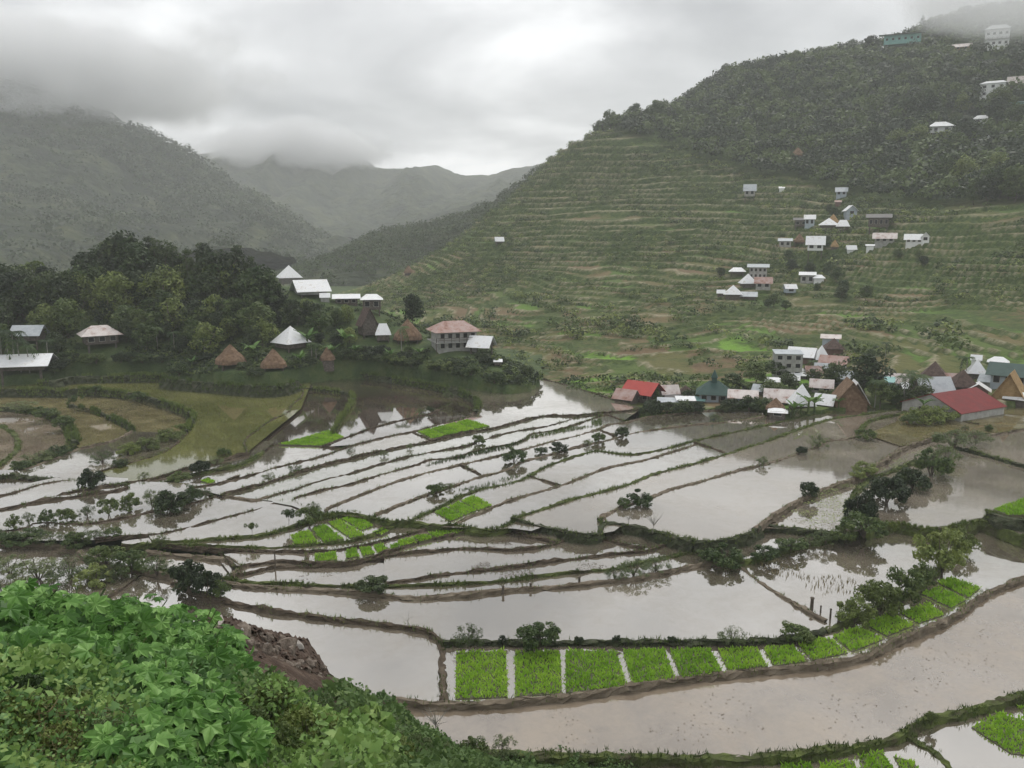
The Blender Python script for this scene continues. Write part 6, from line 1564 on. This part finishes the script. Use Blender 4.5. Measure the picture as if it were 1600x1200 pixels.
# ------------------------------------------------------------------ hillside growth
rs = np.random.RandomState(3)
x = rs.uniform(-60, 440, 120000); y = rs.uniform(110, 640, 120000)
ok = hill_mask(x, y) & (x / y < 0.72); x, y = x[ok], y[ok]
zz, tw, fr = hill_h(x, y)
pu, pv = to_px((x, y, zz))
vis = (pu > -20) & (pu < 1680) & (pv > -40); x, y, zz, tw, fr, pu, pv = [q[vis] for q in (x, y, zz, tw, fr, pu, pv)]
nz = fbm(x / 26.0 + 3, y / 26.0, 4); nz2 = fbm(x / 60.0 + 30, y / 60.0 + 8, 3)
wood = (tw < 0.35) & (nz > -0.3)
scrub = (tw >= 0.35) & ~(in_poly(pu, pv, [(1230,640),(1230,505),(1330,490),(1620,470),(1620,640)]) & (nz < 0.16)) & (((fr > 0.6) & (nz > -0.06)) | (nz + 0.6 * nz2 > 0.09) | (np.abs(fbm((x + 0.55 * y) / 38.0, (y - 0.2 * x) / 160.0 + 3, 3)) < 0.022))
# the woods of the upper slope: the 240 crowns that show most as trees, the rest as one mass
wi = np.where(wood)[0]
wi = wi[clear_of_houses(x[wi], y[wi], 4.0)]
sel, cells = [], set()
for i in wi:
    c = (int(x[i] / 5.4), int(y[i] / 5.4))
    if c in cells: continue
    cells.add(c); sel.append(i)
sel = np.array(sel)
front = sel[np.argsort(y[sel])]
sky = [i for i in sel if pv[i] < np.interp(pu[i], [800,930,1010,1100,1200,1300,1440,1500,1600], [275,235,215,165,135,112,80,60,50])]
light = in_poly(pu[sel], pv[sel], [(1310,250),(1450,160),(1560,170),(1600,200),(1600,330),(1400,260)]) 
named = list(dict.fromkeys(sky[::4][:50] + list(sel[light])[:36] + list(front[:40])))[:110]
nm = set(named)
for i in named:
    h = rs.uniform(7, 13.5); k_ = rs.choice(['broad_dark', 'broad_mid', 'broad_dark', 'pine'] if pv[i] < 170 else ['broad_dark', 'broad_mid', 'broad_mid', 'broad_light'])
    plant(k_, (x[i], y[i], zz[i]), h, h * rs.uniform(0.95, 1.25), {'broad_dark': 'dark broadleaf tree of the hillside forest', 'broad_mid': 'green broadleaf tree of the hillside forest', 'broad_light': 'light green tree of the hillside forest', 'pine': 'pointed dark pine of the hillside forest'}[k_], 'trees of the hillside forest', 0.3)
rest = np.array([i for i in sel if i not in nm])
h = rs.uniform(2.4, 4.0, len(rest)); kk = rs.rand(len(rest)) < 0.6
for q, mt, sd in ((rest[kk], 'lf_dark', 1), (rest[~kk], 'lf_mid', 2)):
    r_ = rs.uniform(2.4, 5.2, len(q)); clump_mass('hillside_forest', np.c_[x[q], y[q], zz[q] + r_ * 0.9], r_, 90, 0.17, M[mt], sd, 0.95)
si = np.where(scrub)[0]; si = si[clear_of_houses(x[si], y[si], 1.5)]; rs.shuffle(si); si = si[:8500]
r_ = rs.uniform(0.6, 1.6, len(si)) * (1 + 0.4 * (nz2[si] > 0.1)); kk = rs.rand(len(si))
for a_, b_, mt, sd in ((0, .3, 'lf_dark', 3), (.3, .8, 'lf_mid', 4), (.8, 1.01, 'lf_light', 5)):
    q = (kk >= a_) & (kk < b_); clump_mass('hillside_scrub', np.c_[x[si][q], y[si][q], zz[si][q] + r_[q] * 0.3], r_[q], 26, 0.19, M[mt], sd)
# hamlet trees
for i in range(60):
    c = [(1300,365,110,32),(1190,448,70,26),(1340,420,110,26),(1540,170,60,70),(1560,100,50,60),(1270,470,110,16)][i % 6]
    u_ = c[0] + rs.uniform(-1, 1) * c[2]; vb = c[1] + rs.uniform(-1, 1) * c[3]
    p = hit(u_, vb); h = rs.uniform(2.5, 5.0)
    if hides(p, h, h * 0.4) or not clear_of_houses(np.array([p[0]]), np.array([p[1]]), h * 0.4)[0]: continue
    k_ = rs.choice(['broad_dark', 'broad_mid', 'broad_mid']); plant(k_, p, h, h * 1.2, {'broad_dark': 'dark tree between the houses of a hillside hamlet', 'broad_mid': 'green tree between the houses of a hillside hamlet'}[k_], 'hamlet trees', 0.2)
M['lf_forest'] = leaf_mat('forest_canopy', (0.032, 0.05, 0.02), (0.05, 0.074, 0.027), (0.078, 0.104, 0.037), scale=0.02, transl=0.2)
# far woods on the spur and the left mountain, one mass each
def wood_on(V, name, n, r0, r1, nleaf, seed, mt, lo=0.0):
    rs = np.random.RandomState(seed); ny, nx, _ = V.shape
    j = (ny * 0.8 * (lo + (1 - lo) * rs.rand(n) ** 0.7)).astype(int); i = rs.randint(0, nx - 1, n)
    t = rs.rand(n, 1); P = V[j, i] * t + V[j, i + 1] * (1 - t)
    r_ = rs.uniform(r0, r1, n)
    clump_mass(name, P + np.c_[np.zeros(n), np.zeros(n), r_ * 0.35], r_, nleaf, 0.15, M[mt], seed, 0.9)
wood_on(spurV, 'spur_forest', 1500, 2.2, 4.6, 40, 21, 'lf_dark')
wood_on(spurV, 'spur_forest', 700, 2.0, 4.0, 40, 22, 'lf_mid')
wood_on(mtnV, 'mountain_forest', 1500, 6, 13, 40, 23, 'lf_forest', 0.7)
wood_on(mtnV, 'mountain_forest', 2800, 5, 11, 34, 24, 'lf_forest', 0.0)
# ------------------------------------------------------------------ the air: even haze round the whole place, low cloud on the peaks
def volume_obj(name, mesh, dens, colr, kind, noise=None, soft=None):
    m = bpy.data.materials.new(name); m.use_nodes = True
    nt = m.node_tree; nt.nodes.clear()
    out = nt.nodes.new('ShaderNodeOutputMaterial'); pv = nt.nodes.new('ShaderNodeVolumePrincipled')
    pv.inputs['Color'].default_value = (*colr, 1); pv.inputs['Density'].default_value = dens
    pv.inputs['Anisotropy'].default_value = 0.0
    nt.links.new(pv.outputs[0], out.inputs['Volume'])
    o = link(name, mesh, m); o['kind'] = kind
    return o, nt, pv
hb = MB().box(-1900, 1900, -60, 2600, Z_PLAT - 2.0 - 1.0, 400)
haze, _, _ = volume_obj('haze', hb.mesh('haze'), 0.00034, (0.95, 0.965, 0.98), 'stuff')
def low_cloud(loc, size, dens, seed, nscale=2.2, thr=0.42):
    b = bmesh.new(); bmesh.ops.create_icosphere(b, subdivisions=3, radius=1.0)
    m = bpy.data.meshes.new('low_cloud'); b.to_mesh(m); b.free()
    o, nt, pv = volume_obj('low_cloud', m, dens, (0.985, 0.99, 1.0), 'stuff')
    o.location = loc; o.scale = size
    tc = N(nt, 'ShaderNodeTexCoord')
    ln = N(nt, 'ShaderNodeVectorMath', operation='LENGTH'); nt.links.new(tc.outputs['Object'], ln.inputs[0])
    fall = N(nt, 'ShaderNodeMapRange', {'From Min': 0.98, 'From Max': 0.25, 'To Min': 0.0, 'To Max': 1.0}); nt.links.new(ln.outputs['Value'], fall.inputs['Value'])
    mp = N(nt, 'ShaderNodeMapping'); mp.inputs['Location'].default_value = (seed, seed * 1.7, seed * 0.3); mp.inputs['Scale'].default_value = (1.0 * size[0] / 150, 1.0 * size[1] / 150, 1.0 * size[2] / 110)
    nt.links.new(tc.outputs['Object'], mp.inputs['Vector'])
    n = N(nt, 'ShaderNodeTexNoise', {'Scale': nscale, 'Detail': 3, 'Roughness': 0.55}); nt.links.new(mp.outputs[0], n.inputs['Vector'])
    a1 = N(nt, 'ShaderNodeMath', operation='MULTIPLY_ADD'); a1.inputs[1].default_value = 0.75; a1.inputs[2].default_value = -thr
    nt.links.new(fall.outputs[0], a1.inputs[0])
    a2 = N(nt, 'ShaderNodeMath', operation='ADD'); nt.links.new(a1.outputs[0], a2.inputs[0])
    nm_ = N(nt, 'ShaderNodeMath', operation='MULTIPLY_ADD'); nm_.inputs[1].default_value = 1.2; nm_.inputs[2].default_value = -0.5; nt.links.new(n.outputs['Fac'], nm_.inputs[0])
    nt.links.new(nm_.outputs[0], a2.inputs[1])
    mr = N(nt, 'ShaderNodeMapRange', {'From Min': 0.0, 'From Max': 0.35, 'To Min': 0.0, 'To Max': dens}); nt.links.new(a2.outputs[0], mr.inputs['Value'])
    nt.links.new(mr.outputs[0], pv.inputs['Density'])
    return o
p = at_d(30, 118, 1120); low_cloud(tuple(p), (430, 300, 92), 0.026, 1.3, 2.2, 0.36)
p = at_d(465, 232, 1800); low_cloud(tuple(p), (270, 260, 72), 0.026, 4.1, 2.2, 0.34)
p = at_d(1620, -10, 430); low_cloud(tuple(p), (95, 90, 26), 0.03, 7.7)
